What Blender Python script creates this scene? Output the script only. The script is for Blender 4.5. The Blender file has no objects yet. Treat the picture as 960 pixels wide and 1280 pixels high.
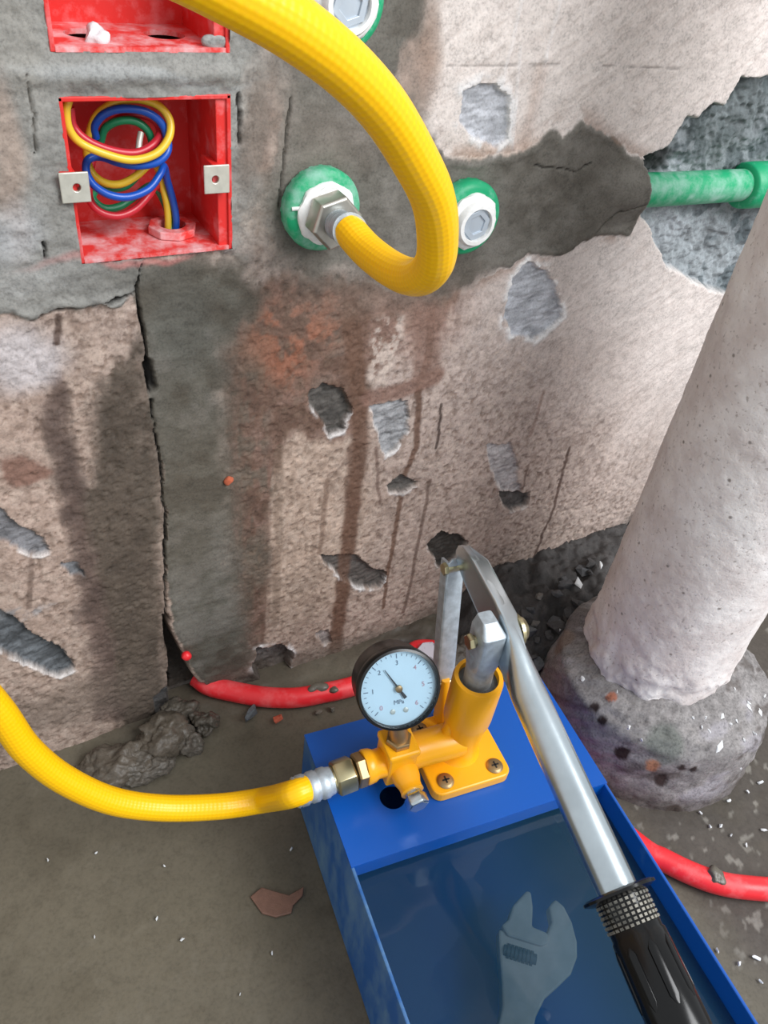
import bpy, bmesh, math, random
import numpy as np
from mathutils import Vector, Matrix, Euler

S = bpy.context.scene
C = S.collection
random.seed(7)
PI = math.pi

# ------------------------------------------------------------------ camera
# the tilt of the hand held phone, recovered from the vertical and horizontal vanishing points
f = 1000.0
Dn = np.array([-170, 1160, 1000.0]); Dn /= np.linalg.norm(Dn)
Xr = np.array([2070, -558, 1000.0]); Xr -= Dn * (Xr @ Dn); Xr /= np.linalg.norm(Xr)
R = np.array([Xr, np.cross(Xr, Dn), -Dn])           # camera axes -> room axes (x along wall, y into wall, z up)
DW = 0.4137                                          # camera to wall, metres
H = 0.5911                                           # camera above floor
cam = bpy.data.cameras.new('camera')
cam.sensor_fit = 'VERTICAL'; cam.sensor_height = 24; cam.sensor_width = 18
cam.lens = 24 * f / 1280; cam.clip_start = 0.01
camera = bpy.data.objects.new('camera', cam); C.objects.link(camera)
m3 = Matrix(np.column_stack([R[:, 0], -R[:, 1], -R[:, 2]]).tolist())
camera.matrix_world = Matrix.Translation((0, 0, H)) @ m3.to_4x4()
S.camera = camera

# ------------------------------------------------------------------ light
S.view_settings.view_transform = 'Standard'; S.view_settings.look = 'None'
S.view_settings.gamma = 1; S.view_settings.use_curve_mapping = False
S.view_settings.exposure = 0.0
world = bpy.data.worlds.new('overcast'); S.world = world; world.use_nodes = True
bg = world.node_tree.nodes['Background']
bg.inputs[0].default_value = (0.93, 0.97, 1.0, 1); bg.inputs[1].default_value = 0.78
def area(name, loc, target, sx, sy, power, col):
    l = bpy.data.lights.new(name, 'AREA'); l.shape = 'RECTANGLE'; l.size = sx; l.size_y = sy; l.energy = power; l.color = col
    o = bpy.data.objects.new(name, l); C.objects.link(o); o.location = loc
    o.rotation_euler = (Vector(target) - Vector(loc)).to_track_quat('-Z', 'Y').to_euler(); return o
area('window_daylight', (1.1, -1.15, 1.9), (0.3, 0.35, 0.3), 1.3, 1.3, 68, (0.97, 0.985, 1.0))

# ------------------------------------------------------------------ sight lines -> points in the room
def ray(px, py): return R @ np.array([px - 480, py - 640, f])
def W(px, py, off=0.0):                              # point on the plane `off` in front of the wall
    r = ray(px, py); p = r * ((DW - off) / r[1]); return Vector((p[0], p[1], p[2] + H))
def F(px, py, h=0.0):                                # point at height h
    r = ray(px, py); p = r * ((h - H) / r[2]); return Vector((p[0], p[1], h))
def Dp(px, py, d):                                   # point at camera depth d
    p = R @ (np.array([px - 480, py - 640, f]) * d / f); return Vector((p[0], p[1], p[2] + H))

# ------------------------------------------------------------------ noise
_rng = np.random.RandomState(11); _T = _rng.rand(256, 256)
def vnoise(x, y, seed=0):
    x = x + seed * 17.31; y = y + seed * 9.77
    xi = np.floor(x).astype(int); yi = np.floor(y).astype(int); u = x - xi; v = y - yi
    u = u * u * u * (u * (u * 6 - 15) + 10); v = v * v * v * (v * (v * 6 - 15) + 10)
    a = _T[xi & 255, yi & 255]; b = _T[(xi + 1) & 255, yi & 255]; c = _T[xi & 255, (yi + 1) & 255]; d = _T[(xi + 1) & 255, (yi + 1) & 255]
    return (a * (1 - u) + b * u) * (1 - v) + (c * (1 - u) + d * u) * v
def fbm(x, y, o=4, seed=0, g=0.5):
    s = 0; a = 1; t = 0
    for k in range(o):
        s = s + a * vnoise(x, y, seed + k * 3); t += a; a *= g; x = x * 2.03; y = y * 2.03
    return s / t - 0.5
def ss(e0, e1, x):
    t = np.clip((x - e0) / (e1 - e0), 0, 1); return t * t * (3 - 2 * t)
def lin(c):
    c = np.array(c, float) / 255; return np.where(c <= 0.04045, c / 12.92, ((c + 0.055) / 1.055) ** 2.4)

# ------------------------------------------------------------------ materials
class N:
    def __init__(s, name):
        s.m = bpy.data.materials.new(name); s.m.use_nodes = True; s.t = s.m.node_tree; s.b = s.t.nodes['Principled BSDF']
    def n(s, ty, **k):
        x = s.t.nodes.new(ty)
        for a, v in k.items():
            if a.startswith('i_'): x.inputs[a[2:].replace('_', ' ')].default_value = v
            else: setattr(x, a, v)
        return x
    def l(s, a, b): s.t.links.new(a, b)
    def coord(s, kind='Object'): return s.n('ShaderNodeTexCoord').outputs[kind]
    def noise(s, scale, detail=4, rough=.55, vec=None):
        x = s.n('ShaderNodeTexNoise'); x.inputs['Scale'].default_value = scale; x.inputs['Detail'].default_value = detail; x.inputs['Roughness'].default_value = rough
        s.l(vec or s.coord(), x.inputs['Vector']); return x.outputs['Fac']
    def ramp(s, fac, stops):
        x = s.n('ShaderNodeValToRGB'); e = x.color_ramp.elements
        while len(e) < len(stops): e.new(0.5)
        for i, (p, c) in enumerate(stops):
            e[i].position = p; e[i].color = tuple(c) + (1,) if len(c) == 3 else c
        s.l(fac, x.inputs[0]); return x.outputs[0]
    def mix(s, fac, a, b, mode='MIX'):
        x = s.n('ShaderNodeMix', data_type='RGBA', blend_type=mode)
        for v, i in ((fac, 0), (a, 6), (b, 7)):
            if hasattr(v, 'is_output'): s.l(v, x.inputs[i])
            else: x.inputs[i].default_value = v if i == 0 else tuple(v) + (1,)
        return x.outputs[2]
    def math(s, op, a, b=0.0):
        x = s.n('ShaderNodeMath', operation=op)
        for v, i in ((a, 0), (b, 1)):
            if hasattr(v, 'is_output'): s.l(v, x.inputs[i])
            else: x.inputs[i].default_value = v
        return x.outputs[0]
    def bump(s, h, strength=.3, dist=.001):
        x = s.n('ShaderNodeBump'); x.inputs['Strength'].default_value = strength; x.inputs['Distance'].default_value = dist
        s.l(h, x.inputs['Height']); s.l(x.outputs[0], s.b.inputs['Normal'])
    def set(s, **k):
        for a, v in k.items():
            i = s.b.inputs[a.replace('_', ' ')]
            if hasattr(v, 'is_output'): s.l(v, i)
            else: i.default_value = tuple(v) + (1,) if hasattr(v, '__len__') and len(v) == 3 else v
        return s.m
def L3(*c): return tuple(lin(c))

def mat_surface(name, fine=700, bstr=.5, bdist=.0006, r_dry=.95, r_wet=.42, amt=.35):
    s = N(name); a = s.n('ShaderNodeVertexColor', layer_name='Col')
    n1 = s.noise(fine, 4, .6); n2 = s.noise(fine * .25, 3, .6)
    g = s.math('ADD', s.math('MULTIPLY', n1, .6), s.math('MULTIPLY', n2, .4))
    v = s.ramp(g, [(.3, (1 - amt,) * 3), (.5, (1, 1, 1)), (.7, (1 + amt * .5,) * 3)])
    col = s.mix(1.0, a.outputs['Color'], v, 'MULTIPLY')
    rr = s.n('ShaderNodeMapRange'); s.l(a.outputs['Alpha'], rr.inputs[0]); rr.inputs[3].default_value = r_dry; rr.inputs[4].default_value = r_wet
    s.bump(g, bstr, bdist)
    return s.set(Base_Color=col, Roughness=rr.outputs[0], Specular_IOR_Level=.35)
M = {}
M['wall'] = mat_surface('rough_plaster_and_mortar')
M['floor'] = mat_surface('wet_muddy_floor', fine=420, bstr=.35, bdist=.0005, r_dry=.6, r_wet=.3, amt=.22)
M['concrete'] = mat_surface('speckled_concrete', fine=520, bstr=.6, amt=.5)
M['stone'] = mat_surface('broken_stone', fine=500, bstr=.6, amt=.4)
M['mudrock'] = mat_surface('glistening_mud', fine=600, bstr=.8, bdist=.0008, r_wet=.16, amt=.35)
def plain(name, c, rough=.5, metal=0, coat=0, var=.12, scale=60, bump=0, spec=.5):
    s = N(name); n = s.noise(scale, 4)
    c = np.array(lin(c)); col = s.ramp(n, [(.3, tuple(c * (1 - var))), (.7, tuple(np.minimum(c * (1 + var), 1)))])
    if bump: s.bump(s.noise(scale * 6, 3), bump, .0005)
    return s.set(Base_Color=col, Roughness=rough, Metallic=metal, Coat_Weight=coat, Specular_IOR_Level=spec)
def painted(name, c, wear, amount, scale=45, rough=.35, stretch=(1, 1, 1)):
    """enamel paint with scuffs of a paler tone, patchy at two scales"""
    s = N(name); mp = s.n('ShaderNodeMapping'); mp.inputs['Scale'].default_value = stretch; s.l(s.coord(), mp.inputs[0])
    n1 = s.noise(scale, 6, .65, mp.outputs[0]); n2 = s.noise(scale * .16, 2, .5)
    fac = s.ramp(s.math('ADD', s.math('MULTIPLY', n1, .6), s.math('MULTIPLY', n2, .4)), [(.60 - amount, (0, 0, 0)), (.72 - amount * .5, (.8,) * 3)])
    col = s.mix(fac, L3(*c), L3(*wear)); rg = s.mix(fac, (rough,) * 3, (.75,) * 3)
    s.bump(s.noise(260, 3), .05, .0004)
    return s.set(Base_Color=col, Roughness=rg)
M['blue'] = painted('blue_enamel', (6, 82, 172), (60, 118, 176), -.03)
M['blue_worn'] = painted('scuffed_blue_enamel', (24, 88, 158), (100, 136, 164), .16, 60, .55, (1, 1, .4))
M['yellow'] = painted('yellow_enamel', (245, 172, 22), (190, 130, 40), .0, 60, .3)
M['steel'] = plain('galvanised_steel', (200, 210, 216), .25, 1, var=.1, scale=40, bump=.04)
M['dull_steel'] = plain('dull_zinc_steel', (184, 194, 202), .5, .7, var=.2, scale=180, bump=.2)
M['brass'] = plain('brass', (188, 178, 142), .32, 1, var=.12)
M['bronze'] = plain('tarnished_brass', (168, 142, 104), .42, .9, var=.2)
M['black'] = plain('black_rubber', (11, 11, 12), .2, var=.2, spec=.35)
M['gauge_black'] = plain('black_gauge_enamel', (17, 18, 19), .3, var=.3)
M['dial'] = plain('white_dial', (212, 232, 240), .6, var=.02)
M['ink'] = plain('dial_ink', (104, 120, 138), .6)
M['red_ink'] = plain('dial_red_ink', (206, 158, 168), .6)
M['needle'] = plain('needle_black', (14, 22, 30), .5)
M['red'] = None
def dusty(name, c, dust, lo, hi, scale, rough=.45):
    s = N(name); n1 = s.noise(scale, 5, .65); fac = s.ramp(n1, [(lo, (0, 0, 0)), (hi, (1, 1, 1))])
    s.bump(s.noise(400, 3), .15, .0005)
    return s.set(Base_Color=s.mix(fac, L3(*c), L3(*dust)), Roughness=s.mix(fac, (rough,) * 3, (.9,) * 3))
M['red'] = dusty('red_plastic', (216, 44, 40), (226, 130, 132), .50, .78, 70)
M['red_dusty'] = dusty('plaster_dusted_red_plastic', (222, 62, 58), (228, 178, 180), .42, .66, 75)
M['tab'] = plain('zinc_tab', (206, 204, 192), .45, .5, var=.1, scale=200)
M['green'] = dusty('green_water_pipe_plastic', (14, 160, 108), (120, 190, 165), .52, .85, 130)
M['green_dusty'] = dusty('dusty_green_plastic', (16, 158, 106), (150, 190, 176), .40, .75, 90)
M['tape'] = plain('white_thread_tape', (236, 236, 234), .7, var=.08, scale=300, bump=.3)
M['nickel'] = plain('nickel_plated', (190, 186, 176), .38, .9, var=.12, scale=150)
M['plug'] = plain('pale_plug', (190, 200, 210), .4, .35, var=.08)
M['conduit'] = dusty('red_conduit_plastic', (236, 44, 52), (238, 110, 112), .5, .8, 50, .38)
M['mud'] = plain('wet_mud', (96, 90, 80), .34, var=.3, scale=120, bump=.6)
M['wy'] = plain('yellow_insulation', (226, 190, 52), .35, var=.05)
M['wb'] = plain('blue_insulation', (14, 78, 176), .33, var=.08)
M['wr'] = plain('red_insulation', (188, 38, 52), .35, var=.08)
M['wg'] = plain('green_insulation', (24, 128, 84), .35, var=.08)
M['white'] = plain('white_plaster_lump', (216, 218, 220), .9, var=.06, scale=200, bump=.5)
M['shard'] = dusty('blotched_plaster_shard', (186, 178, 186), (110, 100, 106), .55, .66, 130, .8)
M['orange'] = plain('orange_brick', (186, 96, 66), .9, var=.15, scale=200, bump=.5)
M['brick_wet'] = plain('wet_brick', (124, 92, 78), .5, var=.15, scale=200, bump=.4)
M['wrench'] = plain('wet_chrome_tool', (240, 214, 196), .6, .0, var=.12, scale=80)
M['worm'] = plain('dark_tool_steel', (110, 108, 106), .5, .3, var=.15)
M['rubber_grey'] = plain('worn_grey_seal', (92, 96, 98), .7, var=.3, scale=300)
M['dark'] = plain('slot_shade_dark', (20, 22, 26), .8)
M['backing'] = plain('backing_slab', (96, 92, 88), .95)
def mat_hose():
    s = N('braided_yellow_hose'); uv = s.coord('UV'); sp = s.n('ShaderNodeSeparateXYZ'); s.l(uv, sp.inputs[0])
    u = s.math('MULTIPLY', sp.outputs[0], 2 * PI * 11); v = s.math('MULTIPLY', sp.outputs[1], 2 * PI / .0056)
    a = s.math('SINE', s.math('ADD', u, v)); b = s.math('SINE', s.math('SUBTRACT', u, v))
    h = s.math('MULTIPLY', a, b); h2 = s.math('ADD', h, s.math('MULTIPLY', s.noise(350, 2), .8))
    s.bump(h2, .12, .0008)
    col = s.mix(s.ramp(h, [(.0, (0, 0, 0)), (.9, (1, 1, 1))]), L3(250, 190, 0), L3(253, 197, 2))
    return s.set(Base_Color=col, Roughness=.36, Specular_IOR_Level=.45)
M['hose'] = mat_hose()
def mat_pipe():
    s = N('cement_washed_white_pipe'); n1 = s.noise(30, 5, .6); n2 = s.noise(330, 3, .6); n3 = s.noise(95, 2, .5)
    c = s.ramp(n1, [(.32, L3(206, 195, 191)), (.62, L3(232, 226, 223))])
    c = s.mix(s.ramp(n2, [(.30, (.85,) * 3), (.40, (0, 0, 0))]), c, L3(176, 166, 162))
    vo = s.n('ShaderNodeTexVoronoi'); vo.inputs['Scale'].default_value = 75; s.l(s.coord(), vo.inputs['Vector'])
    c = s.mix(s.ramp(vo.outputs['Distance'], [(.05, (.8,) * 3), (.12, (0, 0, 0))]), c, L3(120, 112, 106))
    s.bump(s.math('ADD', n2, s.math('MULTIPLY', n3, .6)), .5, .001)
    return s.set(Base_Color=c, Roughness=.9, Specular_IOR_Level=.2)
M['pipe'] = mat_pipe()
def mat_water():
    s = N('murky_water'); t = s.t; t.nodes.remove(s.b); out = t.nodes['Material Output']
    tr = s.n('ShaderNodeBsdfTransparent'); tr.inputs[0].default_value = (.42, .54, .62, 1)
    df = s.n('ShaderNodeBsdfDiffuse'); df.inputs[0].default_value = L3(44, 84, 108) + (1,)
    gl = s.n('ShaderNodeBsdfGlossy'); gl.inputs['Roughness'].default_value = .03
    m1 = s.n('ShaderNodeMixShader'); m1.inputs[0].default_value = .34; s.l(tr.outputs[0], m1.inputs[1]); s.l(df.outputs[0], m1.inputs[2])
    fr = s.n('ShaderNodeFresnel'); fr.inputs[0].default_value = 1.33
    m2 = s.n('ShaderNodeMixShader'); s.l(fr.outputs[0], m2.inputs[0]); s.l(m1.outputs[0], m2.inputs[1]); s.l(gl.outputs[0], m2.inputs[2])
    s.l(m2.outputs[0], out.inputs[0]); return s.m
M['water'] = mat_water()
def mat_glass():
    s = N('gauge_glass'); t = s.t; t.nodes.remove(s.b); out = t.nodes['Material Output']
    tr = s.n('ShaderNodeBsdfTransparent'); tr.inputs[0].default_value = (.93, .97, 1, 1); gl = s.n('ShaderNodeBsdfGlossy'); gl.inputs['Roughness'].default_value = .08
    m = s.n('ShaderNodeMixShader'); fr = s.n('ShaderNodeFresnel'); fr.inputs[0].default_value = 1.45
    s.l(fr.outputs[0], m.inputs[0]); s.l(tr.outputs[0], m.inputs[1]); s.l(gl.outputs[0], m.inputs[2]); s.l(m.outputs[0], out.inputs[0]); return s.m
M['glass'] = mat_glass()

# ------------------------------------------------------------------ mesh helpers
def link(name, me, mats, parent=None):
    o = bpy.data.objects.new(name, me); C.objects.link(o)
    for m in (mats if isinstance(mats, (list, tuple)) else [mats]): me.materials.append(m)
    if parent: o.parent = parent
    return o
def tag(o, label=None, cat=None, group=None, kind=None):
    for k, v in (('label', label), ('category', cat), ('group', group), ('kind', kind)):
        if v: o[k] = v
    return o
def empty(name, loc, label, cat, group=None, rz=0):
    o = bpy.data.objects.new(name, None); C.objects.link(o); o.location = loc; o.rotation_euler = (0, 0, rz); o.empty_display_size = .02
    return tag(o, label, cat, group)
def fastmesh(name, V, faces, col=None):
    V = np.asarray(V, np.float32); faces = np.asarray(faces, np.int32); me = bpy.data.meshes.new(name); k = faces.shape[1]
    me.vertices.add(len(V)); me.vertices.foreach_set('co', V.ravel())
    me.loops.add(faces.size); me.loops.foreach_set('vertex_index', faces.ravel())
    me.polygons.add(len(faces)); me.polygons.foreach_set('loop_start', np.arange(0, faces.size, k, dtype=np.int32))
    me.update(calc_edges=True)
    if col is not None:
        a = me.color_attributes.new('Col', 'FLOAT_COLOR', 'POINT'); a.data.foreach_set('color', np.asarray(col, np.float32).ravel())
    me.polygons.foreach_set('use_smooth', np.ones(len(faces), bool)); return me
def frame(d, up=None):
    d = Vector(d).normalized(); u = Vector(up) if up is not None else (Vector((0, 0, 1)) if abs(d.z) < .9 else Vector((0, 1, 0)))
    x = u.cross(d).normalized(); return x, d.cross(x), d
class MB:
    """collects shapes into one mesh; lc = function that moves a point into the parent's own coordinates"""
    def __init__(s, off=Vector((0, 0, 0))): s.bm = bmesh.new(); s.uv = s.bm.loops.layers.uv.new('UVMap'); s.off = Vector(off)
    def v(s, p): return s.bm.verts.new(Vector(p) - s.off)
    def face(s, vs, smooth=False):
        try: fc = s.bm.faces.new(vs); fc.smooth = smooth; return fc
        except ValueError: return None
    def box(s, c, sz, M3=None):
        hx, hy, hz = [q / 2 for q in sz]; P = []
        for x in (-hx, hx):
            for y in (-hy, hy):
                for z in (-hz, hz):
                    q = Vector((x, y, z)); P.append(s.v(Vector(c) + (M3 @ q if M3 else q)))
        for i in ((0, 1, 3, 2), (4, 6, 7, 5), (0, 4, 5, 1), (2, 3, 7, 6), (0, 2, 6, 4), (1, 5, 7, 3)): s.face([P[k] for k in i])
        return s
    def lathe(s, a, d, prof, n=32, up=None, smooth=True, caps=True, phase=0, jit=None):
        """prof: (distance along d, radius)"""
        x, y, z = frame(d, up); rings = []
        for (t, r) in prof:
            rings.append([s.v(Vector(a) + z * t + (x * math.cos(2 * PI * k / n + phase) + y * math.sin(2 * PI * k / n + phase)) * (r * (jit(t, k) if jit else 1))) for k in range(n)])
        for i in range(len(rings) - 1):
            for k in range(n): s.face([rings[i][k], rings[i][(k + 1) % n], rings[i + 1][(k + 1) % n], rings[i + 1][k]], smooth)
        if caps: s.face(rings[0][::-1]); s.face(rings[-1])
        return s
    def cyl(s, a, b, r, n=24, r2=None, smooth=True, up=None, phase=0):
        a = Vector(a); b = Vector(b); return s.lathe(a, b - a, [(0, r), ((b - a).length, r2 if r2 is not None else r)], n, up, smooth, True, phase)
    def hexa(s, a, b, r, up=None, phase=0):
        a = Vector(a); b = Vector(b); l = (b - a).length; c = min(.0012, l * .15)
        return s.lathe(a, b - a, [(0, r - c), (c, r), (l - c, r), (l, r - c)], 6, up, False, True, phase)
    def tube(s, pts, r, n=16, sub=10, caps=True):
        P = smooth_path(pts, sub) if sub else [Vector(p) for p in pts]
        rad = r if callable(r) else (lambda t: r); m = len(P); rings = []; L = 0
        T = [(P[min(i + 1, m - 1)] - P[max(i - 1, 0)]).normalized() for i in range(m)]
        x, y, _ = frame(T[0]); us = []
        for i in range(m):
            if i: L += (P[i] - P[i - 1]).length; x = (x - T[i] * x.dot(T[i])).normalized(); y = T[i].cross(x)
            us.append(L); rr = rad(i / (m - 1))
            rings.append([s.v(P[i] + (x * math.cos(2 * PI * k / n) + y * math.sin(2 * PI * k / n)) * rr) for k in range(n)])
        for i in range(m - 1):
            for k in range(n):
                fc = s.face([rings[i][k], rings[i][(k + 1) % n], rings[i + 1][(k + 1) % n], rings[i + 1][k]], True)
                if fc:
                    for lp, uv in zip(fc.loops, ((k / n, us[i]), ((k + 1) / n, us[i]), ((k + 1) / n, us[i + 1]), (k / n, us[i + 1]))): lp[s.uv].uv = uv
        if caps: s.face(rings[0][::-1]); s.face(rings[-1])
        return s
    def prism(s, pts2, o, x, y, z, t):
        """polygon pts2 in plane (o;x,y) extruded t along z"""
        o, x, y, z = Vector(o), Vector(x), Vector(y), Vector(z)
        A = [s.v(o + x * a + y * b) for a, b in pts2]; B = [s.v(o + x * a + y * b + z * t) for a, b in pts2]; n = len(A)
        s.face(A[::-1]); s.face(B)
        for i in range(n): s.face([A[i], A[(i + 1) % n], B[(i + 1) % n], B[i]])
        return s
    def holeplate(s, o, x, y, z, cells, t):
        """flat plate of thickness t along z; cells: (a0,a1,b0,b1, hole or None); hole = (ca,cb,r)"""
        o, x, y, z = Vector(o), Vector(x), Vector(y), Vector(z)
        P = lambda a, b, h: s.v(o + x * a + y * b + z * h)
        for a0, a1, b0, b1, hl in cells:
            if not hl:
                A = [P(a, b, 0) for a, b in ((a0, b0), (a1, b0), (a1, b1), (a0, b1))]; B = [P(a, b, t) for a, b in ((a0, b0), (a1, b0), (a1, b1), (a0, b1))]
                s.face(A[::-1]); s.face(B)
                for i in range(4): s.face([A[i], A[(i + 1) % 4], B[(i + 1) % 4], B[i]])
                continue
            ca, cb, r = hl; n = 32; inn = []; out = []
            for k in range(n):
                g = 2 * PI * k / n + PI / 4; c, q = math.cos(g), math.sin(g)
                tt = min(((a1 - ca) / c if c > 1e-9 else 1e9), ((a0 - ca) / c if c < -1e-9 else 1e9), ((b1 - cb) / q if q > 1e-9 else 1e9), ((b0 - cb) / q if q < -1e-9 else 1e9))
                inn.append((ca + r * c, cb + r * q)); out.append((ca + tt * c, cb + tt * q))
            corners = [(a1, b1), (a0, b1), (a0, b0), (a1, b0)]
            for cx, cy in corners:   # snap the nearest outer point to each corner
                j = min(range(n), key=lambda i: (out[i][0] - cx) ** 2 + (out[i][1] - cy) ** 2); out[j] = (cx, cy)
            I0 = [P(*p, 0) for p in inn]; I1 = [P(*p, t) for p in inn]; O0 = [P(*p, 0) for p in out]; O1 = [P(*p, t) for p in out]
            for k in range(n):
                j = (k + 1) % n
                s.face([I1[k], O1[k], O1[j], I1[j]]); s.face([I0[j], O0[j], O0[k], I0[k]]); s.face([I0[k], I1[k], I1[j], I0[j]], True); s.face([O0[k], O0[j], O1[j], O1[k]])
        return s
    def loft(s, secs, n=24, smooth=True):
        """secs: (centre, xdir, ydir, half x, half y, squareness)"""
        rings = []
        for c, x, y, a, b, e in secs:
            ring = []
            for k in range(n):
                g = 2 * PI * k / n; cc, q = math.cos(g), math.sin(g)
                ring.append(s.v(Vector(c) + Vector(x) * (a * math.copysign(abs(cc) ** e, cc)) + Vector(y) * (b * math.copysign(abs(q) ** e, q))))
            rings.append(ring)
        for i in range(len(rings) - 1):
            for k in range(n): s.face([rings[i][k], rings[i][(k + 1) % n], rings[i + 1][(k + 1) % n], rings[i + 1][k]], smooth)
        s.face(rings[0][::-1]); s.face(rings[-1]); return s
    def blob(s, c, sz, seed=0, sub=3, rough=.25, M3=None, flat=None):
        b2 = bmesh.new(); bmesh.ops.create_icosphere(b2, subdivisions=sub, radius=1); rnd = random.Random(seed)
        ph = [(Vector((rnd.uniform(-1, 1), rnd.uniform(-1, 1), rnd.uniform(-1, 1))) * rnd.uniform(1.5, 5), rnd.uniform(0, 6)) for _ in range(8)]
        mp = {}
        for v in b2.verts:
            q = v.co.copy(); d = 1 + rough * sum(math.sin(k.dot(q) + p) for k, p in ph) / 4
            q = Vector((q.x * sz[0], q.y * sz[1], q.z * sz[2])) * d
            if M3: q = M3 @ q
            w = Vector(c) + q
            if flat is not None: w.z = max(w.z, flat)
            mp[v.index] = s.v(w)
        for fc in b2.faces: s.face([mp[v.index] for v in fc.verts], True)
        b2.free(); return s
    def rock(s, c, sz, seed=0, M3=None):
        """angular fragment: convex hull of random points"""
        rnd = random.Random(seed); vs = []
        for _ in range(14):
            q = Vector((rnd.gauss(0, 1), rnd.gauss(0, 1), rnd.gauss(0, 1))).normalized() * rnd.uniform(.75, 1.1)
            q = Vector((q.x * sz[0], q.y * sz[1], q.z * sz[2])); vs.append(s.v(Vector(c) + (M3 @ q if M3 else q)))
        r = bmesh.ops.convex_hull(s.bm, input=vs)
        for g in r['geom_interior']:
            if isinstance(g, bmesh.types.BMVert) and g.is_valid: s.bm.verts.remove(g)
        return s
    def build(s, name, mat, parent=None, bevel=0, seg=2, recalc=True):
        if recalc: bmesh.ops.recalc_face_normals(s.bm, faces=s.bm.faces)
        me = bpy.data.meshes.new(name); s.bm.to_mesh(me); s.bm.free(); o = link(name, me, mat, parent)
        if any(p.use_smooth for p in me.polygons): me.set_sharp_from_angle(angle=.75)
        if bevel:
            b = o.modifiers.new('bevel', 'BEVEL'); b.width = bevel; b.segments = seg; b.limit_method = 'ANGLE'; b.angle_limit = .6; b.harden_normals = False
        return o
def smooth_path(pts, sub):
    P = [Vector(p) for p in pts]; P = [P[0] * 2 - P[1]] + P + [P[-1] * 2 - P[-2]]; out = []
    for i in range(1, len(P) - 2):
        a, b, c, d = P[i - 1:i + 3]
        for k in range(sub):
            t = k / sub; out.append(.5 * ((2 * b) + (c - a) * t + (2 * a - 5 * b + 4 * c - d) * t * t + (3 * b - a - 3 * c + d) * t ** 3))
    out.append(P[-2]); return out
def wcol(o, c, wet=0, var=.15, seed=0):
    """even colour attribute for the surface materials, with a little per-point variation"""
    me = o.data; n = len(me.vertices); rs = np.random.RandomState(seed); a = me.color_attributes.new('Col', 'FLOAT_COLOR', 'POINT')
    k = np.ones((n, 4)); k[:, :3] = lin(c) * (1 + var * (rs.rand(n, 1) - .5)); k[:, 3] = wet; a.data.foreach_set('color', k.astype(np.float32).ravel()); return o

# ------------------------------------------------------------------ polygons on a surface
def sd(poly, X, Z):
    """signed distance to polygon, negative inside; only worked out near it"""
    P = np.array(poly); big = np.full(X.shape, 1.0); mg = .03
    sel = (X > P[:, 0].min() - mg) & (X < P[:, 0].max() + mg) & (Z > P[:, 1].min() - mg) & (Z < P[:, 1].max() + mg)
    x = X[sel]; z = Z[sel]; d = np.full(x.shape, 1e9); ins = np.zeros(x.shape, bool); n = len(P)
    for i in range(n):
        a = P[i]; b = P[(i + 1) % n]; e = b - a; t = np.clip(((x - a[0]) * e[0] + (z - a[1]) * e[1]) / (e @ e + 1e-12), 0, 1)
        d = np.minimum(d, np.hypot(x - a[0] - t * e[0], z - a[1] - t * e[1]))
        cr = (a[1] > z) != (b[1] > z)
        if abs(e[1]) > 1e-12: ins ^= cr & (x < a[0] + e[0] * (z - a[1]) / e[1])
    big[sel] = np.where(ins, -d, d); return big
def line_d(pts, X, Z):
    P = np.array(pts); d = np.full(X.shape, 1.0); s_ = np.zeros(X.shape)
    for i in range(len(P) - 1):
        a = P[i]; e = P[i + 1] - a; t = np.clip(((X - a[0]) * e[0] + (Z - a[1]) * e[1]) / (e @ e + 1e-12), 0, 1)
        q = np.hypot(X - a[0] - t * e[0], Z - a[1] - t * e[1]); m = q < d; d = np.where(m, q, d); s_ = np.where(m, (i + t) / (len(P) - 1), s_)
    return d, s_
def wp(pts): return [(W(*p).x, W(*p).z) for p in pts]
def fp(pts, h=0): return [(F(*p, h).x, F(*p, h).y) for p in pts]

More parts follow.
